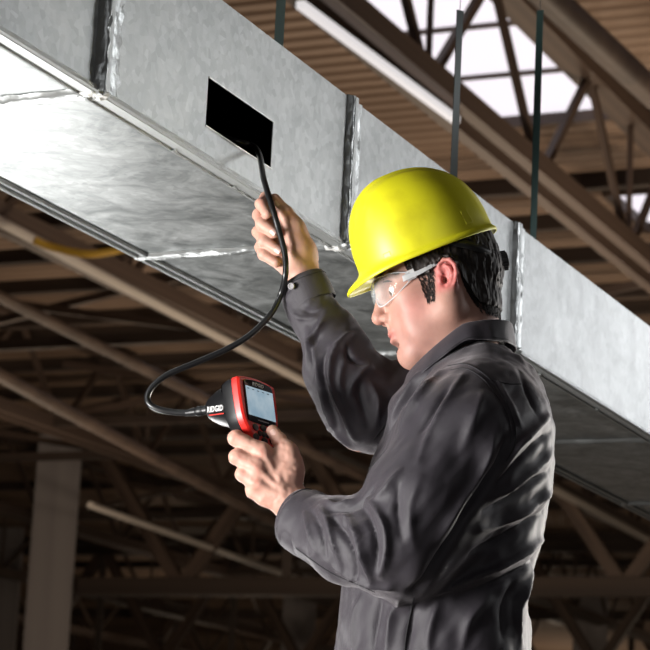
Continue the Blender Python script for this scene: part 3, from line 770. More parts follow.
d2 = capL((-.044, 0, .0), HP(464, 310), .045, .0505)
d1 = np.where(Lp[..., 2] < .02, d1+.004*np.clip((.02-Lp[..., 2])/.03, 0, 1), d1)
hh = np.maximum(.03-np.abs(d1-d2), 0); dh = np.minimum(d1, d2)-hh*hh/.12
dh = np.minimum(dh, headD-.0042)
# hairline limits
x_, y_, z_ = Lp[..., 0], np.abs(Lp[..., 1]), Lp[..., 2]
front = x_-(.052+.0*z_)                                   # temple line
front = np.where(z_ > .055, x_-(.075), front)
low = (-.060-.02*np.clip((-x_-.03)/.05, 0, 1))-z_           # nape line
ear = .0235-np.sqrt(((x_+.002)/1.0)**2+((z_+.008)/1.3)**2)      # clear around the ear
side = -(z_+.0)-.0+.016                                # in front of the ear hair stops, except sideburn
sidefront = np.where(x_ > -.002, np.maximum(.016-z_, -1), -1)
lowb = np.where(x_ > -.03, (.016-z_), -1)
front = np.where((z_ < .022) & (z_ > -.03), x_-(.040+.35*np.clip(z_, 0, .03)), front)
back_ = np.clip((-x_-.018)/.05, 0, 1)                      # nape line slopes down behind the ear
cut = np.maximum.reduce([front, np.where(x_ < -.018, np.interp(-x_, [.018, .026, .043, .06, .1], [.0, -.011, -.048, -.054, -.056])-z_, -1), np.where(y_ > .03, ear, -1), np.where(x_ > -.018, .010-z_+np.where((x_ > .022) & (x_ < .038), -.004, 0), -1)])
dh = np.maximum(dh, cut*.8)
shape = dh.shape; PP = Lp.reshape(-1, 3)
near = np.abs(dh.reshape(-1)) < .008
nz = np.zeros(len(PP), np.float32); q = PP[near]
nz[near] = vnoise(q*[1.2, 1, .3], 8, 420)*.0009+vnoise(q*[1, 1, .4], 9, 120)*.0011
hc.D = (dh+nz.reshape(shape)).astype(np.float32)
Vr, Qr = hc.mesh()
mesh('hair', Vr, Qr, M_HAIR, man, smooth=True)
# short strands: fringe at the nape, sideburn and round the ear
tree_h = bvh(Vh, Qh)
def strands(name, gen, n, ln, w_, dirn):
    V = []; Fc = []
    for _ in range(n):
        l0 = np.array(gen()); p = tree_h.find_nearest(Vector(HL(*l0)))
        if p[0] is None: continue
        n_ = np.array(p[1]); p0 = np.array(p[0]); d_ = HR@(np.array(dirn)+rng.normal(0, .22, 3)); d_ -= n_*(d_@n_)*.85; d_ /= np.linalg.norm(d_)
        sd = np.cross(n_, d_); sd /= np.linalg.norm(sd); l_ = ln*(.7+.6*rng.random()); k_ = len(V)
        V += [p0-sd*w_+n_*.0004, p0+sd*w_+n_*.0004, p0+d_*l_*.6+n_*.002+sd*w_*.6, p0+d_*l_*.6+n_*.002-sd*w_*.6, p0+d_*l_+n_*.0014, p0+d_*l_*.5-n_*.0004]
        Fc += [(k_, k_+1, k_+2, k_+3), (k_+3, k_+2, k_+4), (k_+1, k_, k_+5), (k_, k_+3, k_+5), (k_+2, k_+1, k_+5)]
    return tag(mesh(name, V, Fc, M_HAIR, man), kind='stuff')
strands('sideburn', lambda: (lambda t: (.030+(.008+.006*t)*(2*rng.random()-1), .075, -.036+.050*t))(rng.random()), 300, .008, .0003, (-.15, 0, -1))
strands('hair_fringe', lambda: (-.090+.045*rng.random(), .06*(2*rng.random()-1), -.046-.016*rng.random()), 900, .011, .0005, (-.1, 0, -1))
strands('temple_hair', lambda: (.036+.028*rng.random()**1.5, .075, .02+.05*rng.random()), 500, .010, .0004, (-.5, 0, -1))
strands('hairline', lambda: ((lambda t: (-.020-.030*t, .07, -.004-.046*t+.003*rng.normal()))(rng.random())), 500, .009, .0004, (-.4, 0, -1))
strands('eyebrow', lambda: browp(rng.random())*[1, 1 if rng.random() < .5 else -1, 1]+[.002, 0, .0035*(rng.random()-.5)], 500, .005, .0003, (-.6, .4, .1))
strands('chin_beard', lambda: (.09, .012*(rng.random()-.5), -.078-.012*rng.random()), 160, .004, .0003, (.2, 0, -1))
# ------------------------------------------------------------------ shirt, cuffs, collar, trousers, boots
M_SHIRT = mat('shirt_cloth', (.027, .0225, .030), .58, Sheen_Weight=.4, Sheen_Roughness=.4)
P(M_SHIRT).inputs['Sheen Tint'].default_value = (.8, .75, .78, 1)
tc = nd(M_SHIRT, 'ShaderNodeTexCoord'); wv = nd(M_SHIRT, 'ShaderNodeTexWave', Scale=420., Distortion=.6); mp = nd(M_SHIRT, 'ShaderNodeMapping'); mp.inputs['Rotation'].default_value = (.3, .5, .7)
lk(M_SHIRT, tc.outputs['Object'], mp.inputs[0]); lk(M_SHIRT, mp.outputs[0], wv.inputs['Vector'])
n4 = nd(M_SHIRT, 'ShaderNodeTexNoise', Scale=30., Detail=7.); lk(M_SHIRT, tc.outputs['Object'], n4.inputs['Vector'])
ad = nd(M_SHIRT, 'ShaderNodeMath', operation='MULTIPLY_ADD'); ad.inputs[1].default_value = .12; lk(M_SHIRT, wv.outputs['Fac'], ad.inputs[0]); lk(M_SHIRT, n4.outputs['Fac'], ad.inputs[2])
bp = nd(M_SHIRT, 'ShaderNodeBump', Strength=.3); bp.inputs['Distance'].default_value = .004; lk(M_SHIRT, ad.outputs[0], bp.inputs['Height']); lk(M_SHIRT, bp.outputs[0], P(M_SHIRT).inputs['Normal'])
M_THREAD = mat('thread', (.016, .015, .018), .8); M_BUTTON = mat('button', (.32, .31, .33), .35)
# torso loft: (px y, front px, back px, half width)
rows = [(356, 454, 508, .065), (364, 442, 520, .078), (374, 426, 532, .092), (388, 412, 541, .114), (405, 402, 546, .145), (420, 394, 549, .175), (437, 386, 551, .195), (460, 374, 551, .205), (490, 362, 548, .203), (520, 353, 543, .197), (550, 346, 537, .19), (580, 341, 530, .183), (605, 338, 526, .18), (630, 336, 527, .182), (660, 334, 530, .185), (700, 332, 534, .19), (740, 334, 534, .19)]
TY = .0
tz = []; tcx = []; ta = []; tw = []
for (y, x0, x1, b_) in rows:
    p0 = W(x0, y, TY); p1 = W(x1, y, TY); tz.append((p0[2]+p1[2])/2); tcx.append((p0[0]+p1[0])/2); ta.append((p1[0]-p0[0])/2-.004); tw.append(b_)
tz, tcx, ta, tw = map(np.array, (tz, tcx, ta, tw)); o_ = np.argsort(tz)
def TI(z, a_): return np.interp(z, tz[o_], a_[o_])
lo = np.array([W(275, 250, .1)[0]-.01, 3.28, float(tz.min())]); hi = np.array([W(560, 250, 0)[0]+.01, 3.95, W(300, 262, .12)[2]])
f = Field(lo, hi, .0035)
Z = f.P[..., 2]; X = f.P[..., 0]; Yc = f.P[..., 1]-3.6
PSI = math.radians(9); cx = TI(Z, tcx); aa = TI(Z, ta); bb = TI(Z, tw)
dx = X-cx; lx = dx*math.cos(PSI)-Yc*math.sin(PSI)*0; ly = Yc
q = ((np.abs(dx+ly*math.tan(PSI)*.6)/aa)**2.3+(np.abs(ly)/bb)**2.3)**(1/2.3)
dT = (q-1)*np.minimum(aa, bb)
ztop = tz.max(); dT = np.maximum(dT, Z-ztop)
f.D = dT.astype(np.float32)
# near sleeve
f.cap(W(472, 400, -.02), W(468, 390, 0), .085, .068, k=.04); f.cap(W(482, 412, -.11), W(474, 398, -.05), .058, .055, k=.04); f.cap(W(425, 412, -.02), W(432, 396, -.02), .05, .042, k=.04)
f.cap(W(480, 418, -.135), W(462, 448, -.165), .080, .090, k=.05)
f.cap(W(462, 446, -.165), W(425, 505, -.195), .090, .084, k=.03)
f.cap(W(425, 505, -.195), W(400, 548, -.205), .082, .072, k=.03)
f.cap(W(400, 546, -.205), W(352, 540, -.150), .070, .058, k=.03)
f.cap(W(352, 540, -.150), A(302, 520, -.010), .058, .046, k=.03)
# far sleeve, raised
f.cap(W(430, 400, .17), W(373, 413, .125), .085, .056, k=.03)
f.cap(W(373, 413, .125), W(342, 372, .12), .056, .050, k=.03)
f.cap(W(347, 382, .12), B(304, 290, .004), .052, .0365, k=.03)
f.cap(W(352, 372, .13), W(382, 402, .15), .036, .045, k=.03); f.cap(W(334, 372, .12), W(352, 406, .12), .042, .045, k=.03)
f.cap(W(334, 330, .125), W(345, 350, .125), .030, .034, k=.02)
# chest front and shirt pocket bulge
# openings: cut the sleeves off at the cuffs and hollow a mouth into them
def cutplane(f, c, n, r):
    sl = f.box(np.array([c]), r); p = f.P[sl]-c; d = p@n; rad = np.linalg.norm(p-d[..., None]*n, axis=-1)
    m_ = np.maximum(-d, rad-r)          # region beyond the plane
    A_ = f.D[sl]; f.D[sl] = np.maximum(A_, -np.maximum(-d, rad-r*.8)).astype(np.float32)
n1 = A(297, 515, 0)-A(345, 540, -.06); n1 /= np.linalg.norm(n1)
n2 = B(303, 275, 0)-B(320, 316, 0); n2 /= np.linalg.norm(n2)
C1 = A(301, 521, -.004); C2 = B(303, 284, .004)
def trim(f, c, n, r):
    sl = f.box(np.array([c]), r+.02); p = f.P[sl]-c; d = p@n; rad = np.linalg.norm(p-d[..., None]*n, axis=-1)
    A_ = f.D[sl]; beyond = np.minimum(d, r-rad)     # positive only inside the beyond-disc
    f.D[sl] = np.where((d > 0) & (rad < r), np.maximum(A_, d), A_).astype(np.float32)
trim(f, C1, n1, .075); trim(f, C2, n2, .06)
f.cap(C1-n1*.03, C1+n1*.02, .0385, .040, k=.002, mode='s'); f.cap(C2-n2*.03, C2+n2*.02, .0305, .032, k=.002, mode='s')
# neck opening
f.cap(W(456, 320, 0), W(458, 352, 0), .066, .064, k=.008, mode='s')
Vs, Qs = f.mesh(); Vs = relax(Vs, Qs, 2)
base_tree = bvh(Vs, Qs); Ns = normals(Vs, Qs)
# folds: picture polylines dropped onto the cloth, each a ridge (+) or a valley (-)
folds = [
 # far sleeve
 (.006, .009, [(308, 330), (312, 345), (316, 362), (318, 385)]), (.007, .008, [(326, 312), (318, 328), (310, 345), (306, 365)]), (-.006, .007, [(318, 335), (312, 352), (312, 378)]),
 (.008, .009, [(336, 345), (330, 362), (332, 388), (344, 415), (356, 438)]), (-.007, .008, [(328, 350), (322, 370), (324, 395), (338, 425)]), (.006, .008, [(318, 392), (326, 412), (340, 435), (358, 452)]),
 (.006, .006, [(352, 333), (344, 338), (334, 350)]), (.007, .006, [(371, 366), (362, 372), (352, 386), (350, 398)]), (-.006, .006, [(346, 345), (350, 358), (362, 364)]), (-.007, .008, [(358, 382), (360, 400), (368, 424)]),
 (.006, .008, [(372, 385), (378, 402), (376, 425)]), (.004, .006, [(296, 318), (292, 345), (298, 372)]), (.005, .007, [(344, 362), (340, 380), (346, 405)]), (-.004, .006, [(300, 308), (312, 312), (326, 306)]), (.004, .005, [(290, 306), (300, 318), (316, 318)]),
 # chest and front of the near shoulder
 (.009, .010, [(441, 373), (428, 388), (412, 408), (400, 428)]), (-.009, .009, [(430, 372), (414, 390), (398, 412), (388, 432)]), (.006, .008, [(418, 376), (404, 398), (393, 415)]),
 (-.006, .008, [(450, 385), (436, 404), (420, 430)]), (.005, .010, [(462, 378), (446, 400), (430, 430), (418, 460)]), (.004, .012, [(484, 392), (474, 420), (462, 450)]),
 # elbow of the near arm
 (.010, .008, [(340, 514), (352, 522), (362, 540), (368, 562), (372, 582)]), (-.009, .007, [(334, 520), (344, 534), (352, 556), (358, 578)]), (.008, .008, [(366, 498), (378, 512), (386, 532), (386, 556), (380, 576)]), (-.008, .008, [(358, 504), (368, 520), (376, 542), (377, 566)]),
 (.007, .007, [(318, 506), (328, 520), (336, 544), (344, 568)]), (-.006, .006, [(310, 510), (320, 530), (328, 556)]), (.005, .006, [(303, 512), (310, 532), (318, 552)]), (.007, .008, [(352, 500), (338, 506), (322, 500)]), (-.006, .007, [(372, 488), (352, 508), (334, 510)]),
 (.006, .010, [(400, 470), (386, 490), (372, 500)]), (-.005, .009, [(398, 486), (398, 512), (402, 540)]), (.004, .012, [(420, 480), (410, 510), (412, 545)]), (.006, .008, [(392, 590), (376, 586), (356, 578), (336, 566)]),
 # crease between arm and back
 (-.012, .011, [(508, 440), (500, 462), (484, 490), (466, 518), (448, 545), (430, 572), (415, 590)]), (.006, .010, [(496, 440), (484, 470), (462, 505), (440, 538)]),
 # back
 (.009, .009, [(548, 416), (534, 430), (518, 446), (506, 466)]), (-.008, .008, [(550, 432), (534, 446), (520, 462), (500, 482)]), (.009, .009, [(551, 450), (538, 466), (518, 482), (494, 498)]), (-.008, .009, [(548, 470), (530, 486), (508, 500), (484, 512)]),
 (.009, .010, [(549, 492), (532, 508), (508, 520), (480, 530)]), (-.009, .010, [(544, 512), (524, 526), (500, 538), (470, 552)]), (.010, .010, [(541, 540), (524, 552), (500, 566), (470, 580), (440, 592)]), (-.009, .010, [(538, 556), (516, 572), (490, 584), (458, 596)]),
 (.008, .010, [(530, 572), (522, 592), (516, 614), (520, 640)]), (-.006, .010, [(514, 584), (504, 606), (502, 636)]), (.005, .012, [(490, 598), (470, 620), (462, 650)]), (.004, .008, [(498, 380), (508, 400), (520, 424)]), (-.004, .008, [(520, 372), (528, 392), (536, 412)]),
 # lower front
 (.008, .012, [(398, 600), (392, 620), (388, 655)]), (-.007, .010, [(380, 602), (374, 625), (372, 655)]), (.006, .010, [(362, 596), (356, 620), (354, 655)]), (-.006, .012, [(416, 604), (410, 630), (408, 655)]), (.005, .01, [(438, 604), (430, 630), (428, 655)]),
]
disp = np.zeros(len(Vs)); fcurves = []
for (a_, w_, pl) in folds:
    sp = spline([(x, y, 0) for x, y in pl], 4); pts = [onto(base_tree, p[0], p[1]) for p in sp]; pts = [p for p in pts if p is not None]
    if len(pts) < 3: continue
    pts = np.array(pts); lo_ = pts.min(0)-.03; hi_ = pts.max(0)+.03; sel = np.where(((Vs > lo_) & (Vs < hi_)).all(1))[0]
    if len(sel) == 0: continue
    best = np.full(len(sel), 9.); tt = np.zeros(len(sel)); n_ = len(pts)-1
    for i in range(n_):
        if np.linalg.norm(pts[i+1]-pts[i]) > .06: continue
        d_, t_ = segdist(Vs[sel], pts[i], pts[i+1]); m_ = d_ < best; best[m_] = d_[m_]; tt[m_] = (i+t_[m_])/n_
    prof = np.exp(-np.abs(best/(w_*.62))**1.4)*np.sin(np.pi*np.clip(tt*.86+.07, 0, 1))**.7
    disp[sel] += a_*1.4*prof
soft = vnoise(Vs*[1, 1, 1], 21, 14)*.0028+vnoise(Vs*[1.2, 1.2, .8], 22, 34)*.0014+vnoise((Vs@rotm('Y', 35))*[1.6, 1, .6], 23, 60)*.0008
# fade folds close to cuffs so that they end cleanly
Vs2 = Vs+Ns*(disp+soft)[:, None]
Vs2 = relax(Vs2, Qs, 1, .3)
shirt = mesh('shirt', Vs2, Qs, M_SHIRT, man, smooth=True)
st = bvh(Vs2, Qs)
def seam(name, pl, r=.0013, off=.0004, m=M_THREAD, par=None, n=5, sub=8):
    sp = spline([(x, y, 0) for x, y in pl], sub); pts = [onto(st, p[0], p[1]) for p in sp]; pts = [p for p in pts if p is not None]
    out = [pts[0]]
    for p in pts[1:]:
        if .0015 < np.linalg.norm(p-out[-1]) < .05: out.append(p)
    if len(out) < 4: return
    return tube(name, [p-np.array([0, off, 0]) for p in out], r, m, par or shirt, n=n)
seam('yoke_seam', [(522, 384), (510, 384), (500, 382), (491, 379)], .0008, sub=14)
seam('armhole_seam', [(448, 366), (466, 364), (484, 374), (497, 388), (508, 406), (515, 428), (514, 446), (506, 462)], .0010, sub=12)
seam('armhole_seam', [(450, 370), (466, 368.5), (482, 378), (493, 391), (504, 408), (511, 428), (510, 444)], .0006, sub=12)
seam('side_seam', [(414, 598), (410, 615), (406, 635), (404, 655)], .0012)
seam('sleeve_seam', [(296, 548), (312, 560), (330, 572), (352, 582), (375, 592)], .0011)
# collar: stand and fold-over leaf
def collar():
    Cn = W(459, 352, .0); Fp = W(404, 380, .0); Bp = W(512.5, 327, .0)
    Cb = W(461, 366, .0); Ff = W(399, 399, -.012); Bb = W(516, 351, .0)
    n = 56; rows_ = []
    for i in range(n):
        th = math.radians(14)+(math.radians(346)-math.radians(14))*i/(n-1)      # gap at the throat
        ct, s_ = math.cos(th), math.sin(th)
        def ringp(C_, F_, B_, wid, bump):
            ax = (F_-C_) if ct > 0 else (B_-C_)
            p = C_+ax*abs(ct)*np.sign(1)+np.array([0, -wid*s_, 0]); return p+np.array([.0, 0, bump*(1-abs(ct))**.8])
        top = ringp(Cn, Fp, Bp, .076, .027); bot = ringp(Cb, Ff, Bb, .092, .021)
        inn = ringp(Cb+[0, 0, .0], W(412, 392), W(503, 347), .070, .018)
        cen = ringp(Cn, Fp, Bp, .0, .027)
        mid = (top+bot)/2+(bot-cen)*0+np.array([(top-cen)[0]*.03, (top-cen)[1]*.05, 0])
        w1 = .0012*math.sin(i*1.7)+.001*math.sin(i*.9)
        rows_.append([inn, top*.35+inn*.65+(top-cen)*[-.02, -.02, 0], top+[0, 0, -.002]-(top-cen)*[.035, .035, 0], top+[0, 0, .0015], top+(top-cen)*[.03, .05, 0]+[0, 0, -.003], mid*(1)+[0, w1, 0], bot*.75+mid*.25+[0, w1, 0], bot+[0, w1*1.5, 0]])
    G = np.array(rows_); m_ = G.shape[1]
    V = G.reshape(-1, 3); Fc = []
    for i in range(n-1):
        for j in range(m_-1): k_ = i*m_+j; Fc.append((k_, k_+1, k_+m_+1, k_+m_))
    o = mesh('collar', V, Fc, M_SHIRT, shirt, smooth=True)
    md = o.modifiers.new('solid', 'SOLIDIFY'); md.thickness = .0028; md.offset = 0
    ss = o.modifiers.new('sub', 'SUBSURF'); ss.levels = 1; ss.render_levels = 2
    e = [G[i, 6]*.9+G[i, 7]*.1+(G[i, 7]-G[i, 0])*.012+np.array([0, -.0012 if G[i, 7][1] < 3.6 else .001, 0]) for i in range(n)]
    tube('collar_stitch', e, .0007, M_THREAD, shirt, n=5)
collar()
# cuffs: turned bands around the wrists
def cuff(c, n, ra, rb, ln, back, wob, name='cuff', flat=1.0, open_dir=None):
    n = np.array(n); t1_ = np.cross(n, [0, 0, 1.]); t1_ /= np.linalg.norm(t1_); t2_ = np.cross(n, t1_); V = []; Fc = []; N = 40
    prof = [(-ln-back, rb), (-ln*.7-back, rb+.0012), (-ln*.3-back, (ra+rb)/2+.0012), (-back, ra+.001), (.0-back+.001, ra-.001), (-back-.002, ra-.003), (-ln-back, rb-.004)]
    for j, (s_, r_) in enumerate(prof):
        for i in range(N):
            a = 2*math.pi*i/N; rr = r_*(1+wob*math.sin(2*a+.5)+wob*.6*math.sin(3*a+1)); V.append(c+n*(s_+.002*math.sin(a*2+1))+(t1_*math.cos(a)+t2_*math.sin(a)*flat)*rr)
    for j in range(len(prof)-1):
        for i in range(N): i2 = (i+1) % N; Fc.append((j*N+i, j*N+i2, (j+1)*N+i2, (j+1)*N+i))
    o = mesh(name, V, [q[::-1] for q in Fc], M_SHIRT, shirt, smooth=True); ss = o.modifiers.new('sub', 'SUBSURF'); ss.levels = 1; ss.render_levels = 1
    for s_ in (-.006,):
        tube('cuff_stitch', [c+n*(s_-back)+(t1_*math.cos(a)+t2_*math.sin(a)*flat)*(ra+.0022)*(1+wob*math.sin(2*a+.5)+wob*.6*math.sin(3*a+1)) for a in np.linspace(0, 2*math.pi, 41)], .0006, M_THREAD, shirt, n=4, cap=False)
    return o
cuff(C1, n1, .0475, .0505, .040, -.006, .05)
cuff(C2, n2, .0375, .0410, .045, -.008, .05)
tree_c2 = None
def disc(name, c, n, r, th, m, par, N=18):
    n = np.array(n)/np.linalg.norm(n); t1_ = np.cross(n, [0.1, 0, 1.]); t1_ /= np.linalg.norm(t1_); t2_ = np.cross(n, t1_); V = []; Fc = []
    prof = [(0, r), (th*.7, r), (th, r*.86), (th, r*.7), (th*.6, r*.6), (th*.6, .0001)]
    for (s_, r_) in prof:
        for i in range(N): a = 2*math.pi*i/N; V.append(np.array(c)+n*s_+(t1_*math.cos(a)+t2_*math.sin(a))*r_)
    for j in range(len(prof)-1):
        for i in range(N): i2 = (i+1) % N; Fc.append((j*N+i, (j+1)*N+i, (j+1)*N+i2, j*N+i2))
    return mesh(name, V, [q[::-1] for q in Fc], m, par, auto=40)
bc = B(291.5, 292, .004); bc = bc+np.array([0, -.0395, 0])
disc('cuff_button', bc, (-.25, -1, -.1), .0055, .003, M_BUTTON, shirt)
# chest pocket flap and placket, laid on the cloth
def patch(name, quad, th, m, par, nu=10, nv=10):
    V = []; ok = True
    for i in range(nu+1):
        for j in range(nv+1):
            s_, t_ = i/nu, j/nv; q_ = [quad[0][k]*(1-s_)*(1-t_)+quad[1][k]*s_*(1-t_)+quad[2][k]*s_*t_+quad[3][k]*(1-s_)*t_ for k in (0, 1)]
            p = onto(st, *q_)
            if p is None: return None
            V.append(p)
    V = np.array(V); n0 = len(V); outer = V+np.array([-.4, -.9, 0])*th
    Fc = []
    for i in range(nu):
        for j in range(nv): k_ = i*(nv+1)+j; Fc.append((n0+k_, n0+k_+nv+1, n0+k_+nv+2, n0+k_+1))
    bd = [j for j in range(nv+1)]+[i*(nv+1)+nv for i in range(1, nu+1)]+[nu*(nv+1)+j for j in range(nv-1, -1, -1)]+[i*(nv+1) for i in range(nu-1, 0, -1)]
    for a, b_ in zip(bd, bd[1:]+bd[:1]): Fc.append((a, b_, n0+b_, n0+a))
    return mesh(name, np.vstack([V, outer]), Fc, m, par, auto=50)
seam('pocket_seam', [(361, 474), (372, 466), (384, 452)], .0010)
seam('pocket_seam', [(374, 440), (383, 428), (392, 416)], .0010)
# trousers and boots below the picture
M_TROUS = noise_col(mat('trouser_cloth', rough=.8), (.02, .02, .024), (.03, .03, .035), 20)
f = Field(np.array([pel[0]-.30, 3.3, .04]), np.array([pel[0]+.28, 3.95, float(W(430, 655)[2])]), .008)
f.ell(pel+[0, 0, -.02], (.125, .165, .15), k=.05); f.cap(pel+[0, 0, .03], pel+[0, 0, .2], .128, .12, k=.04, sq=((0, 1, 0), .8))
for hp, kn, an in ((hipL, knL, anL), (hipR, knR, anR)):
    f.cap(hp, kn, .098, .068, k=.04); f.cap(kn, an, .068, .058, k=.02)
Vt, Qt = f.mesh(); Nt = normals(Vt, Qt); Vt = Vt+Nt*(vnoise(Vt, 31, 16)*.004)[:, None]
mesh('trousers', Vt, Qt, M_TROUS, man, smooth=True)
M_BOOT = mat('boot_leather', (.05, .03, .018), .5); M_SOLE = mat('boot_sole', (.01, .01, .01), .8)
for an in (anL, anR):
    f = Field(an-[.24, .08, .11], an+[.1, .08, .13], .005)
    f.cap(an+[0, 0, .08], an+[.005, 0, -.04], .048, .045, k=.02); f.cap(an+[.01, 0, -.045], an+[-.16, 0, -.05], .042, .040, k=.03); f.ell(an+[-.165, 0, -.05], (.05, .047, .034), k=.03)
    sl = tuple(slice(None) for _ in range(3)); f.D = np.maximum(f.D, (an[2]-.085)-f.P[..., 2]).astype(np.float32)
    Vk, Qk = f.mesh(); bt = mesh('boot', Vk, Qk, M_BOOT, man, smooth=True)
    V = []; N = 28
    for zz in (0.0, .02):
        for i in range(N):
            a = 2*math.pi*i/N; V.append(np.array([an[0]-.075+.135*math.cos(a)*(1 if abs(math.cos(a)) < .9 else 1), an[1]+.05*math.sin(a)*(1+.1*math.cos(a+3.14)), zz]))
    mesh('sole', V, [tuple(range(N))[::-1], tuple(range(N, 2*N))]+[(i, (i+1) % N, N+(i+1) % N, N+i) for i in range(N)], M_SOLE, bt, auto=40)
# ------------------------------------------------------------------ hard hat
def grid(name, G, m, par, closeu=False, th=0, smooth=True, sub=0, off=0, flip=False, auto=None):
    G = np.array(G); a_, b_ = G.shape[:2]; Fc = []
    for i in range(a_-(0 if closeu else 1)):
        for j in range(b_-1):
            i2 = (i+1) % a_; q = (i*b_+j, i*b_+j+1, i2*b_+j+1, i2*b_+j); Fc.append(q[::-1] if flip else q)
    o = mesh(name, G.reshape(-1, 3), Fc, m, par, smooth=smooth, auto=auto)
    if th: md = o.modifiers.new('solid', 'SOLIDIFY'); md.thickness = th; md.offset = off
    if sub: md = o.modifiers.new('sub', 'SUBSURF'); md.levels = 1; md.render_levels = sub
    return o
M_HAT = mat('hat_yellow', (.80, .74, .015), .46, Coat_Weight=.08, Coat_Roughness=.3)
hn = nd(M_HAT, 'ShaderNodeTexNoise', Scale=14., Detail=8.); htc = nd(M_HAT, 'ShaderNodeTexCoord'); lk(M_HAT, htc.outputs['Object'], hn.inputs['Vector'])
hr = nd(M_HAT, 'ShaderNodeValToRGB'); hr.color_ramp.elements[0].position = .3; hr.color_ramp.elements[0].color = (.58, .53, .012, 1); hr.color_ramp.elements[1].position = .5; hr.color_ramp.elements[1].color = (.72, .68, .014, 1)
lk(M_HAT, hn.outputs['Fac'], hr.inputs[0]); lk(M_HAT, hr.outputs[0], P(M_HAT).inputs['Base Color'])
M_BAND = mat('black_plastic', (.012, .012, .013), .4); M_STRAPB = mat('suspension_web', (.02, .02, .02), .8)
tipL = HP(345.5, 286.5); bakL = HP(494, 228); hc0 = (tipL+bakL)/2; ex = (tipL-bakL); LEN = np.linalg.norm(ex); ex /= LEN; ez = np.cross(ex, [0, 1., 0]); ra_ = math.radians(9); ey = np.array([0, 1., 0])*math.cos(ra_)-ez*math.sin(ra_); ez = np.cross(ex, ey)
def HH(x, y, z): return HL(*(hc0+ex*x+ey*y+ez*z))
hat = thing('hard_hat', 'glossy yellow hard hat with a short front peak, worn tilted forward', 'hard hat', HH(0, 0, 0))
TIP = LEN/2; AF = TIP-.032; AB = TIP-.006; BW = .106; HG = .131; NN = 2.3
def hatpt(ph, t, off=0.):
    c, s_ = math.cos(ph), math.sin(ph); a_ = AF if c > 0 else AB
    R_ = (abs(c/a_)**2.2+abs(s_/BW)**2.2)**(-1/2.2)
    ang = t*math.pi/2; g = max(math.cos(ang), 0)**(2/NN); hh_ = max(math.sin(ang), 0)**(2/NN)
    x = R_*c*g; y = R_*s_*g; z = HG*hh_-.003*s_*s_*(1-hh_)
    rid = .0055*math.exp(-(y/.017)**4)*min(1, hh_*1.6)*(1 if hh_ > .25 else hh_*4)
    rid += .003*math.exp(-((abs(y)-.052-.02*(x/.1))/.010)**2)*max(0, min(1, (hh_-.45)*4))
    nrm = np.array([x/a_**2, y/BW**2, max(z, 0)/HG**2]); nrm /= np.linalg.norm(nrm)+1e-9
    return np.array([x, y, z])+nrm*(rid+off)
G = []; NP = 128
def brimext(ph): return .0055+.0265*max(0, math.cos(ph))**2.2
for i in range(NP):
    ph = 2*math.pi*i/NP; col = []
    b0 = hatpt(ph, 0); out = np.array([math.cos(ph), math.sin(ph), 0]); e_ = brimext(ph)
    dr = -.0095*max(0, math.cos(ph))**3
    col += [b0+out*(e_-.0005)+[0, 0, -.0065+dr], b0+out*e_+[0, 0, -.0035+dr], b0+out*(e_*.92)+[0, 0, -.0015+dr*.85], b0+out*e_*.55+[0, 0, .0004+dr*.4], b0+out*e_*.2+[0, 0, .002]]
    for k in range(30): col.append(hatpt(ph, .035+.955*(k/29)**1.05))
    G.append([HH(*q) for q in col])
grid('shell', G, M_HAT, hat, closeu=True, th=.0026, sub=1, off=-1)
# crown cap closes the little hole on top
top = [HH(0, 0, HG+.0044)]; V = top+[HH(*hatpt(2*math.pi*i/NP, .988)) for i in range(NP)]
mesh('crown_button', V, [(0, 1+i, 1+(i+1) % NP) for i in range(NP)], M_HAT, hat, smooth=True)
for (px, py) in ((463, 221), (388, 243)):      # slots for accessories: small raised sockets
    pass
def hat_lug(ph, t0, w_, hgt):
    V = []; 
    for (a_, b_, o_) in [(p_, q_, r_) for r_ in (-.001, .0032) for p_, q_ in ((-1, 0), (1, 0), (1, 1), (-1, 1))]:
        k_ = .86 if o_ > 0 else 1; V.append(HH(*hatpt(ph+a_*w_*k_, t0+hgt*(b_ if o_ < 0 else .5+(b_-.5)*.8), o_)))
    o = mesh('accessory_slot', V, [(0, 1, 2, 3)[::-1], (4, 5, 6, 7), (0, 1, 5, 4), (1, 2, 6, 5), (2, 3, 7, 6), (3, 0, 4, 7)], M_HAT, hat)
    md = o.modifiers.new('bevel', 'BEVEL'); md.width = .0012; md.segments = 2
for s in (1, -1): hat_lug(s*math.radians(134), .03, .075, .12); hat_lug(s*math.radians(58), .02, .075, .045)
# suspension: head band, nape strap and ratchet knob
kb = HP(497, 262); 
band = []
for i in range(41):
    a_ = math.radians(-100+200*i/40); x = -.002-(abs(kb[0])+.001)*math.cos(a_)*1.0; y = .084*math.sin(a_); z = kb[2]+.002+(.058-kb[2])*(1-math.cos(a_))**1.2*.75
    band.append([HL(x, y, z-.007), HL(x-.0006, y*1.01, z), HL(x, y, z+.007)])
grid('head_band', band, M_BAND, hat, th=.002)
for s in (1, -1):
    st0 = [HL(-.035-.01*k_, s*(.084-.012*k_), .062-.011*k_) for k_ in range(4)]
    tube('nape_strap', spline(st0+[HL(kb[0]+.006, s*.02, kb[2]+.006)], 5), .0035, M_STRAPB, hat, n=8)
disc('ratchet_knob', HL(kb[0]-.004, 0, kb[2]), -HR[:, 0], .0145, .013, M_BAND, hat, N=20)
for k_ in range(20):
    a_ = 2*math.pi*k_/20; q0 = HL(kb[0]-.004, math.cos(a_)*.0145, kb[2]+math.sin(a_)*.0145); bar('knob_rib', q0, q0-HR[:, 0]*.011, .0018, .0018, M_BAND, hat)
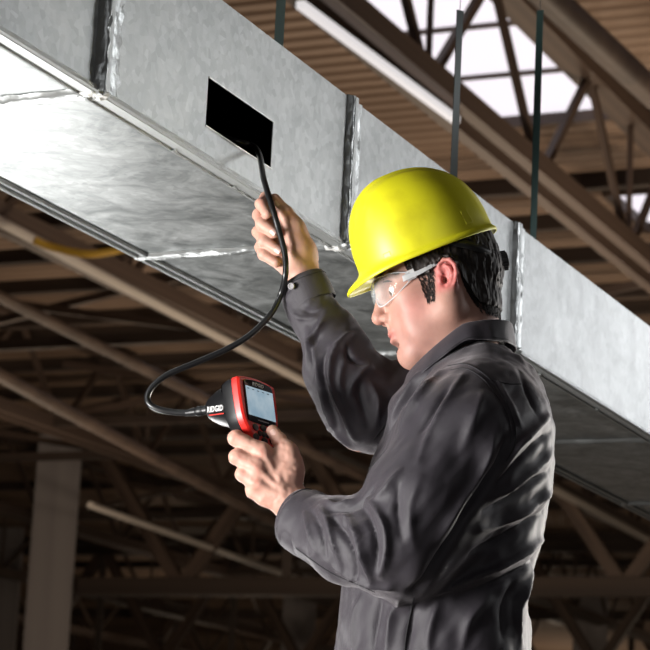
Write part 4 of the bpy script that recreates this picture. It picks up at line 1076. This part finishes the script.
for s in (1, -1):
    for a_ in (35, 145): 
        p0 = HH(.085*math.cos(math.radians(a_)), s*.085*math.sin(math.radians(a_)), .012); tube('crown_strap', [p0, HH(.05*math.cos(math.radians(a_)), s*.05*math.sin(math.radians(a_)), .075), HH(0, 0, .10)], .004, M_STRAPB, hat, n=6)
# ------------------------------------------------------------------ safety glasses
def clear(name, tint, amt, rough=.03):
    m = bpy.data.materials.new(name); m.use_nodes = True; nt = m.node_tree; nt.nodes.clear()
    o_ = nt.nodes.new('ShaderNodeOutputMaterial'); mx = nt.nodes.new('ShaderNodeMixShader'); t_ = nt.nodes.new('ShaderNodeBsdfTransparent'); p_ = nt.nodes.new('ShaderNodeBsdfPrincipled')
    t_.inputs[0].default_value = (.97, .98, .98, 1); p_.inputs['Base Color'].default_value = (*tint, 1); p_.inputs['Roughness'].default_value = rough; p_.inputs['Specular IOR Level'].default_value = .8
    lw = nt.nodes.new('ShaderNodeLayerWeight'); lw.inputs[0].default_value = .2; mr = nt.nodes.new('ShaderNodeMapRange'); mr.inputs[3].default_value = amt; mr.inputs[4].default_value = min(1, amt+.45)
    nt.links.new(lw.outputs['Facing'], mr.inputs[0]); nt.links.new(mr.outputs[0], mx.inputs[0]); nt.links.new(t_.outputs[0], mx.inputs[1]); nt.links.new(p_.outputs[0], mx.inputs[2]); nt.links.new(mx.outputs[0], o_.inputs[0]); return m
M_LENS = clear('clear_lens', (.75, .8, .82), .015); M_TEMPLE = clear('clear_temple', (.75, .76, .78), .5, .15)
gl = thing('safety_glasses', 'clear wraparound safety glasses resting on the nose and ears of the man', 'glasses', HL(.11, 0, .01))
lt = HP(372, 288); lb = HP(383, 308)
G = []
for i in range(61):
    ph = math.radians(-78+156*i/60); a_ = abs(math.degrees(ph)); x = .036+.0775*math.cos(ph); y = .0745*math.sin(ph)
    side = max(0, (a_-48)/30); zt = .022-.010*side**1.5+.003*math.exp(-((a_-25)/14)**2); zb = -.016+.015*math.exp(-(a_/9)**2)-.004*math.exp(-((a_-30)/14)**2)+.020*side**1.3
    col = []
    for j in range(9):
        t_ = j/8; z = zb+(zt-zb)*t_; bul = .004*math.sin(math.pi*t_); col.append(HL(x+bul*math.cos(ph)-.003*(1-t_)*math.cos(ph), y+bul*math.sin(ph), z))
    G.append(col)
grid('lens', G, M_LENS, gl, th=.002, sub=1)
for edge, nm in ((8, 'brow_bar'), (0, 'lower_rim')):
    tube(nm, [g[edge] for g in G], .0011 if edge else .0009, M_TEMPLE, gl, n=8)
for s in (1, -1):
    e0 = HP(403, 279, .074); e1 = HP(420, 272, .079); e2 = HP(438, 263, .082); 
    pts_ = [(.055, .073*s, .008), (e0[0], s*.0745, e0[2]), (e1[0], s*.079, e1[2]), (e2[0], s*.0815, e2[2]), (-.010, s*.081, .014), (-.020, s*.0795, -.004)]
    sp = spline(pts_, 8); G2 = []
    for i, p_ in enumerate(sp):
        t_ = i/(len(sp)-1); hgt = .0085*(1-t_)**1.3+.0024; th_ = .0012
        G2.append([HL(p_[0], p_[1]+s*th_*cx_, p_[2]+hgt*cz_/2) for cx_, cz_ in ((-1, -1), (1, -1), (1.3, 0), (1, 1), (-1, 1), (-1, -1))])
    grid('temple', G2, M_TEMPLE, gl, smooth=False, auto=40)
    bar('hinge_block', HL(.060, s*.0705, .008), HL(.046, s*.0755, .010), .003, .015, M_TEMPLE, gl, up=tuple(HR[:, 2]))
tube('nose_bridge', [HL(.108, s*.008, .004-.006*abs(s)) for s in (-1, -.5, 0, .5, 1)], .0022, M_TEMPLE, gl, n=8)

# ------------------------------------------------------------------ inspection instrument held in the near hand
M_RED = mat('red_rubber', (.62, .018, .012), .38); M_BLK = mat('black_case', (.006, .006, .007), .38, Specular_IOR_Level=.35); M_BLKG = mat('panel_gloss', (.008, .008, .009), .18)
M_KEY = mat('rubber_key', (.02, .02, .022), .45); M_WHITE = mat('white_print', (.75, .75, .75), .5); M_REDP = mat('red_print', (.6, .03, .02), .5); M_CABLE = mat('cable_jacket', (.010, .010, .011), .28); M_METAL = mat('dark_ferrule', (.015, .015, .016), .35, .4)
SD = Y1+.046
SC = W(259.7, 404.4, SD)
bt_ = math.radians(12); nv_ = np.array([.83*math.cos(bt_), -.56*math.cos(bt_), math.sin(bt_)]); nv_ /= np.linalg.norm(nv_)
wv_ = np.array([.56, .83, 0]); wv_ /= np.linalg.norm(wv_); hv_ = np.cross(nv_, wv_); hv_ = hv_ if hv_[2] > 0 else -hv_
def IN(w_, h_, n_=0.): return SC+wv_*w_+hv_*h_+nv_*n_
inst = thing('inspection_camera', 'red and black handheld inspection camera with a lit screen and long black cable', 'inspection camera', IN(0, -.05, -.02))
def rring(pts, n=8, r=.3):
    """rounded closed outline by corner cutting"""
    P_ = np.array(pts, float)
    for _ in range(3): A_ = P_; B_ = np.roll(P_, -1, 0); P_ = np.stack([A_*.78+B_*.22, A_*.22+B_*.78], 1).reshape(-1, 2)
    return P_
OUT = rring([(-.046, .043), (0, .047), (.046, .043), (.053, .036), (.053, 0), (.050, -.030), (.034, -.052), (.024, -.075), (.022, -.105), (-.022, -.105), (-.024, -.075), (-.034, -.052), (-.050, -.030), (-.053, 0), (-.053, .036)])
def scl(P_, k_, c=(0, -.01)): return (P_-np.array(c))*k_+np.array(c)
def solid(name, rings, m, par, auto=35):
    """rings: list of (outline, n offset) from back to front, capped"""
    V = []; Fc = []; N = len(rings[0][0])
    for P_, n_ in rings: V += [IN(p[0], p[1], n_) for p in P_]
    for j in range(len(rings)-1):
        for i in range(N): i2 = (i+1) % N; Fc.append((j*N+i, j*N+i2, (j+1)*N+i2, (j+1)*N+i))
    for base, rev in ((0, True), ((len(rings)-1)*N, False)):
        c = len(V); V.append(np.mean(V[base:base+N], axis=0))
        for i in range(N): i2 = (i+1) % N; Fc.append((base+i2, base+i, c) if rev else (base+i, base+i2, c))
    return mesh(name, V, [q[::-1] for q in Fc], m, par, auto=auto)
def inset(P_, d):
    C_ = np.roll(P_, -1, 0)-np.roll(P_, 1, 0); n_ = np.stack([-C_[:, 1], C_[:, 0]], 1); n_ /= np.linalg.norm(n_, axis=1)[:, None]
    s_ = 1 if ((P_+n_*.001)**2).sum() < (P_**2).sum() else -1; return P_+n_*d*s_
OUT = inset(OUT, .004)
solid('rear_case', [(inset(OUT, .014), -.040), (inset(OUT, .006), -.036), (inset(OUT, .002), -.026), (inset(OUT, .001), -.013)], M_BLK, inst)
solid('red_bezel', [(inset(OUT, .002), -.0155), (OUT, -.013), (OUT, -.004), (inset(OUT, .0025), -.0005), (inset(OUT, .005), 0.0)], M_RED, inst)
PAN = rring([(-.035, .034), (0, .037), (.034, .034), (.038, .029), (.0375, -.028), (.033, -.033), (-.034, -.033), (-.0385, -.028), (-.039, .029)])
solid('display_panel', [(PAN, -.002), (PAN, .0012), (inset(PAN, .0012), .0018)], M_BLKG, inst)
M_SCR = emis('screen_light', (.5, .68, .8), .6); sn_ = nd(M_SCR, 'ShaderNodeTexNoise', Scale=35., Detail=4.); stc_ = nd(M_SCR, 'ShaderNodeTexCoord'); lk(M_SCR, stc_.outputs['Object'], sn_.inputs['Vector'])
sr_ = nd(M_SCR, 'ShaderNodeValToRGB'); sr_.color_ramp.elements[0].position = .35; sr_.color_ramp.elements[0].color = (.34, .52, .66, 1); sr_.color_ramp.elements[1].position = .7; sr_.color_ramp.elements[1].color = (.62, .77, .86, 1)
lk(M_SCR, sn_.outputs['Fac'], sr_.inputs[0]); lk(M_SCR, sr_.outputs[0], P(M_SCR).inputs['Emission Color'])
def rect(name, w0, w1, h0, h1, n0, n1_, m, par):
    return mesh(name, [IN(a, b, c) for a in (w0, w1) for b in (h0, h1) for c in (n0, n1_)], [(0, 1, 3, 2), (4, 6, 7, 5), (0, 4, 5, 1), (2, 3, 7, 6), (0, 2, 6, 4), (1, 5, 7, 3)], m, par)
scr = rect('screen', -.0355, .0355, -.0225, .0235, .001, .0024, M_SCR, inst)
M_ICON = mat('screen_print', (.02, .04, .08), .5)
for k_ in range(5): rect('status_mark', -.032+k_*.013, -.027+k_*.013, .019, .0205, .0024, .0026, M_ICON, scr)
rect('model_strip', -.012, .016, -.0285, -.0268, .0016, .0020, mat('grey_print', (.25, .22, .22), .5), inst)
# keypad
def key(w_, h_, r_, par=inst, sx=1.):
    N = 16; r_ *= 1.15; V = []; prof = [(-.001, r_), (.0016, r_), (.0026, r_*.8), (.0028, r_*.4)]
    for n_, q_ in prof: V += [IN(w_+math.cos(2*math.pi*i/N)*q_*sx, h_+math.sin(2*math.pi*i/N)*q_, n_) for i in range(N)]
    Fc = [(j*N+i, (j+1)*N+i, (j+1)*N+(i+1) % N, j*N+(i+1) % N) for j in range(3) for i in range(N)]+[tuple(3*N+i for i in range(N))[::-1]]
    return mesh('key', V, Fc, M_KEY, par, auto=40)
for w_, h_, r_, sx in ((-.020, -.040, .0048, 1.3), (.020, -.040, .0048, 1.3), (-.021, -.055, .0048, 1.2), (.021, -.055, .0048, 1.2), (0, -.038, .0042, 1.6), (0, -.058, .0042, 1.6), (-.0105, -.048, .0042, .9), (.0105, -.048, .0042, .9), (0, -.048, .0042, 1.2), (-.010, -.072, .0044, 1.3), (.010, -.072, .0044, 1.3)): key(w_, h_, r_, sx=sx)
# grip going down through the hand
GR = [(-.070, .021, .018, -.020), (-.085, .019, .016, -.019), (-.100, .018, .015, -.019), (-.115, .018, .0155, -.019), (-.122, .018, .015, -.019), (-.126, .014, .012, -.019)]
G = []
for i in range(24):
    a_ = 2*math.pi*i/24; G.append([IN(math.cos(a_)*w_, h_, c_+math.sin(a_)*d_) for h_, w_, d_, c_ in GR]+[IN(0, -.127, -.019)])
grid('grip', G, M_BLK, inst, closeu=True)
# barrel: the nose cone on the back
E1 = W(211.5, 409.5, SD+.052); b0 = IN(0, .008, -.034); bd = E1-b0; bl = np.linalg.norm(bd); bd /= bl
s1 = np.cross(bd, ZZ); s1 /= np.linalg.norm(s1); s2 = np.cross(s1, bd)
def ringat(t_, ra, rb=None): rb = rb or ra; return [b0+bd*bl*t_+s1*math.cos(2*math.pi*i/32)*ra+s2*math.sin(2*math.pi*i/32)*rb for i in range(32)]
G = np.array([ringat(-.12, .043, .040), ringat(.10, .040, .038), ringat(.35, .035, .033), ringat(.62, .0285, .028), ringat(.90, .0205, .0200), ringat(.985, .0170, .0165), ringat(1.0, .012), ringat(1.0, .0001)]).transpose(1, 0, 2)
barrel = grid('barrel', G, M_BLK, inst, closeu=True, auto=50)
def cyl(name, a_, b_, r_, m, par, rs=None): 
    return tube(name, [np.array(a_)+(np.array(b_)-np.array(a_))*k_/4 for k_ in range(5)], r_, m, par, n=18, rs=rs)
C0 = W(187, 413, SD+.075)
cdv = C0-E1
cyl('coupling_collar', E1-cdv*.05, E1+cdv*.30, .0072, M_METAL, inst, rs=[.0078, .0078, .007, .0074, .0074])
cyl('coupling_nut', E1+cdv*.30, E1+cdv*.62, .0082, M_BLK, inst, rs=[.0066, .0078, .0078, .0078, .0066]); cyl('strain_relief', E1+cdv*.62, C0+cdv*.08, .007, M_METAL, inst, rs=[.0064, .0062, .0058, .0054, .005])
d0 = SD+.075
pathp = [(187, 413, d0), (175, 412.3, d0+.004), (161, 410, d0+.008), (150, 404.5, d0+.012), (147.5, 396, d0+.016), (154, 385, d0+.02), (169, 374, d0+.024), (195, 363, d0+.03), (225, 350, d0+.036), (250, 335, d0+.042), (270, 315, d0+.05), (280.5, 295, d0+.055), (285.5, 274, .079), (284.8, 254, Y2-.037), (279, 231, Y2-.035), (272, 207, Y2-.030), (264, 180, Y2+.02)]
cp_ = [W(*q) for q in pathp]
hol = D(.036, -.010, 1.968); cp_ += [hol, D(.028, .03, 1.984), D(.015, .08, 2.0)]
cabl = tube('cable', spline(cp_, 12), .0049, M_CABLE, inst, n=16)
cyl('camera_tip', D(.015, .08, 2.0), D(.008, .11, 2.006), .0068, M_METAL, inst)
# lettering
def text3(name, s_, size, org, right, up, m, par, shear=.25, bold=.0, ext=.0002):
    c = bpy.data.curves.new(name, 'FONT'); c.body = s_; c.size = size; c.shear = shear; c.offset = bold; c.extrude = ext; c.align_x = 'CENTER'; c.align_y = 'CENTER'; c.resolution_u = 3; c.space_character = 1.12
    o = bpy.data.objects.new(name, c); dg = bpy.context.evaluated_depsgraph_get(); COL.objects.link(o); bpy.context.view_layer.update()
    me = bpy.data.meshes.new_from_object(o.evaluated_get(bpy.context.evaluated_depsgraph_get())); bpy.data.objects.remove(o)
    r_ = np.array(right)/np.linalg.norm(right); u_ = np.array(up)/np.linalg.norm(up); n_ = np.cross(r_, u_)
    me.transform(Matrix([[r_[i], u_[i], n_[i], org[i]] for i in range(3)]+[[0, 0, 0, 1]])); me.materials.clear(); me.materials.append(m)
    return put(bpy.data.objects.new(name, me), par)
text3('brand_lettering', 'RIDGID', .0082, IN(-.002, .0295, .0020), wv_, hv_, M_WHITE, inst, bold=0)
# on the near flank of the barrel, reading towards the case
fl = b0+bd*bl*.40; sd = np.cross(bd, s2); 
cdir = (CP-fl); cdir -= bd*(cdir@bd); cdir /= np.linalg.norm(cdir); upb = np.cross(cdir, -bd); upb /= np.linalg.norm(upb)
if upb[2] < 0: upb = -upb
cdir2 = cdir*.93+upb*.25; cdir2 /= np.linalg.norm(cdir2)
slope = (-bd)*1.0+(-cdir2)*.0
tx = text3('brand_lettering', 'RIDGID', .0125, fl+cdir*.0360, -bd+cdir*.40, upb, M_WHITE, barrel, bold=.0001, ext=.0012)
V = [fl+cdir*(.0350-.002)+(-bd+cdir*.40)*a_+upb*b_+cdir*c_ for a_ in (-.020, .020) for b_ in (-.0090, -.0076) for c_ in (0, .0022)]
mesh('red_underline', V, [(0, 1, 3, 2), (4, 6, 7, 5), (0, 4, 5, 1), (2, 3, 7, 6), (0, 2, 6, 4), (1, 5, 7, 3)], M_REDP, barrel)
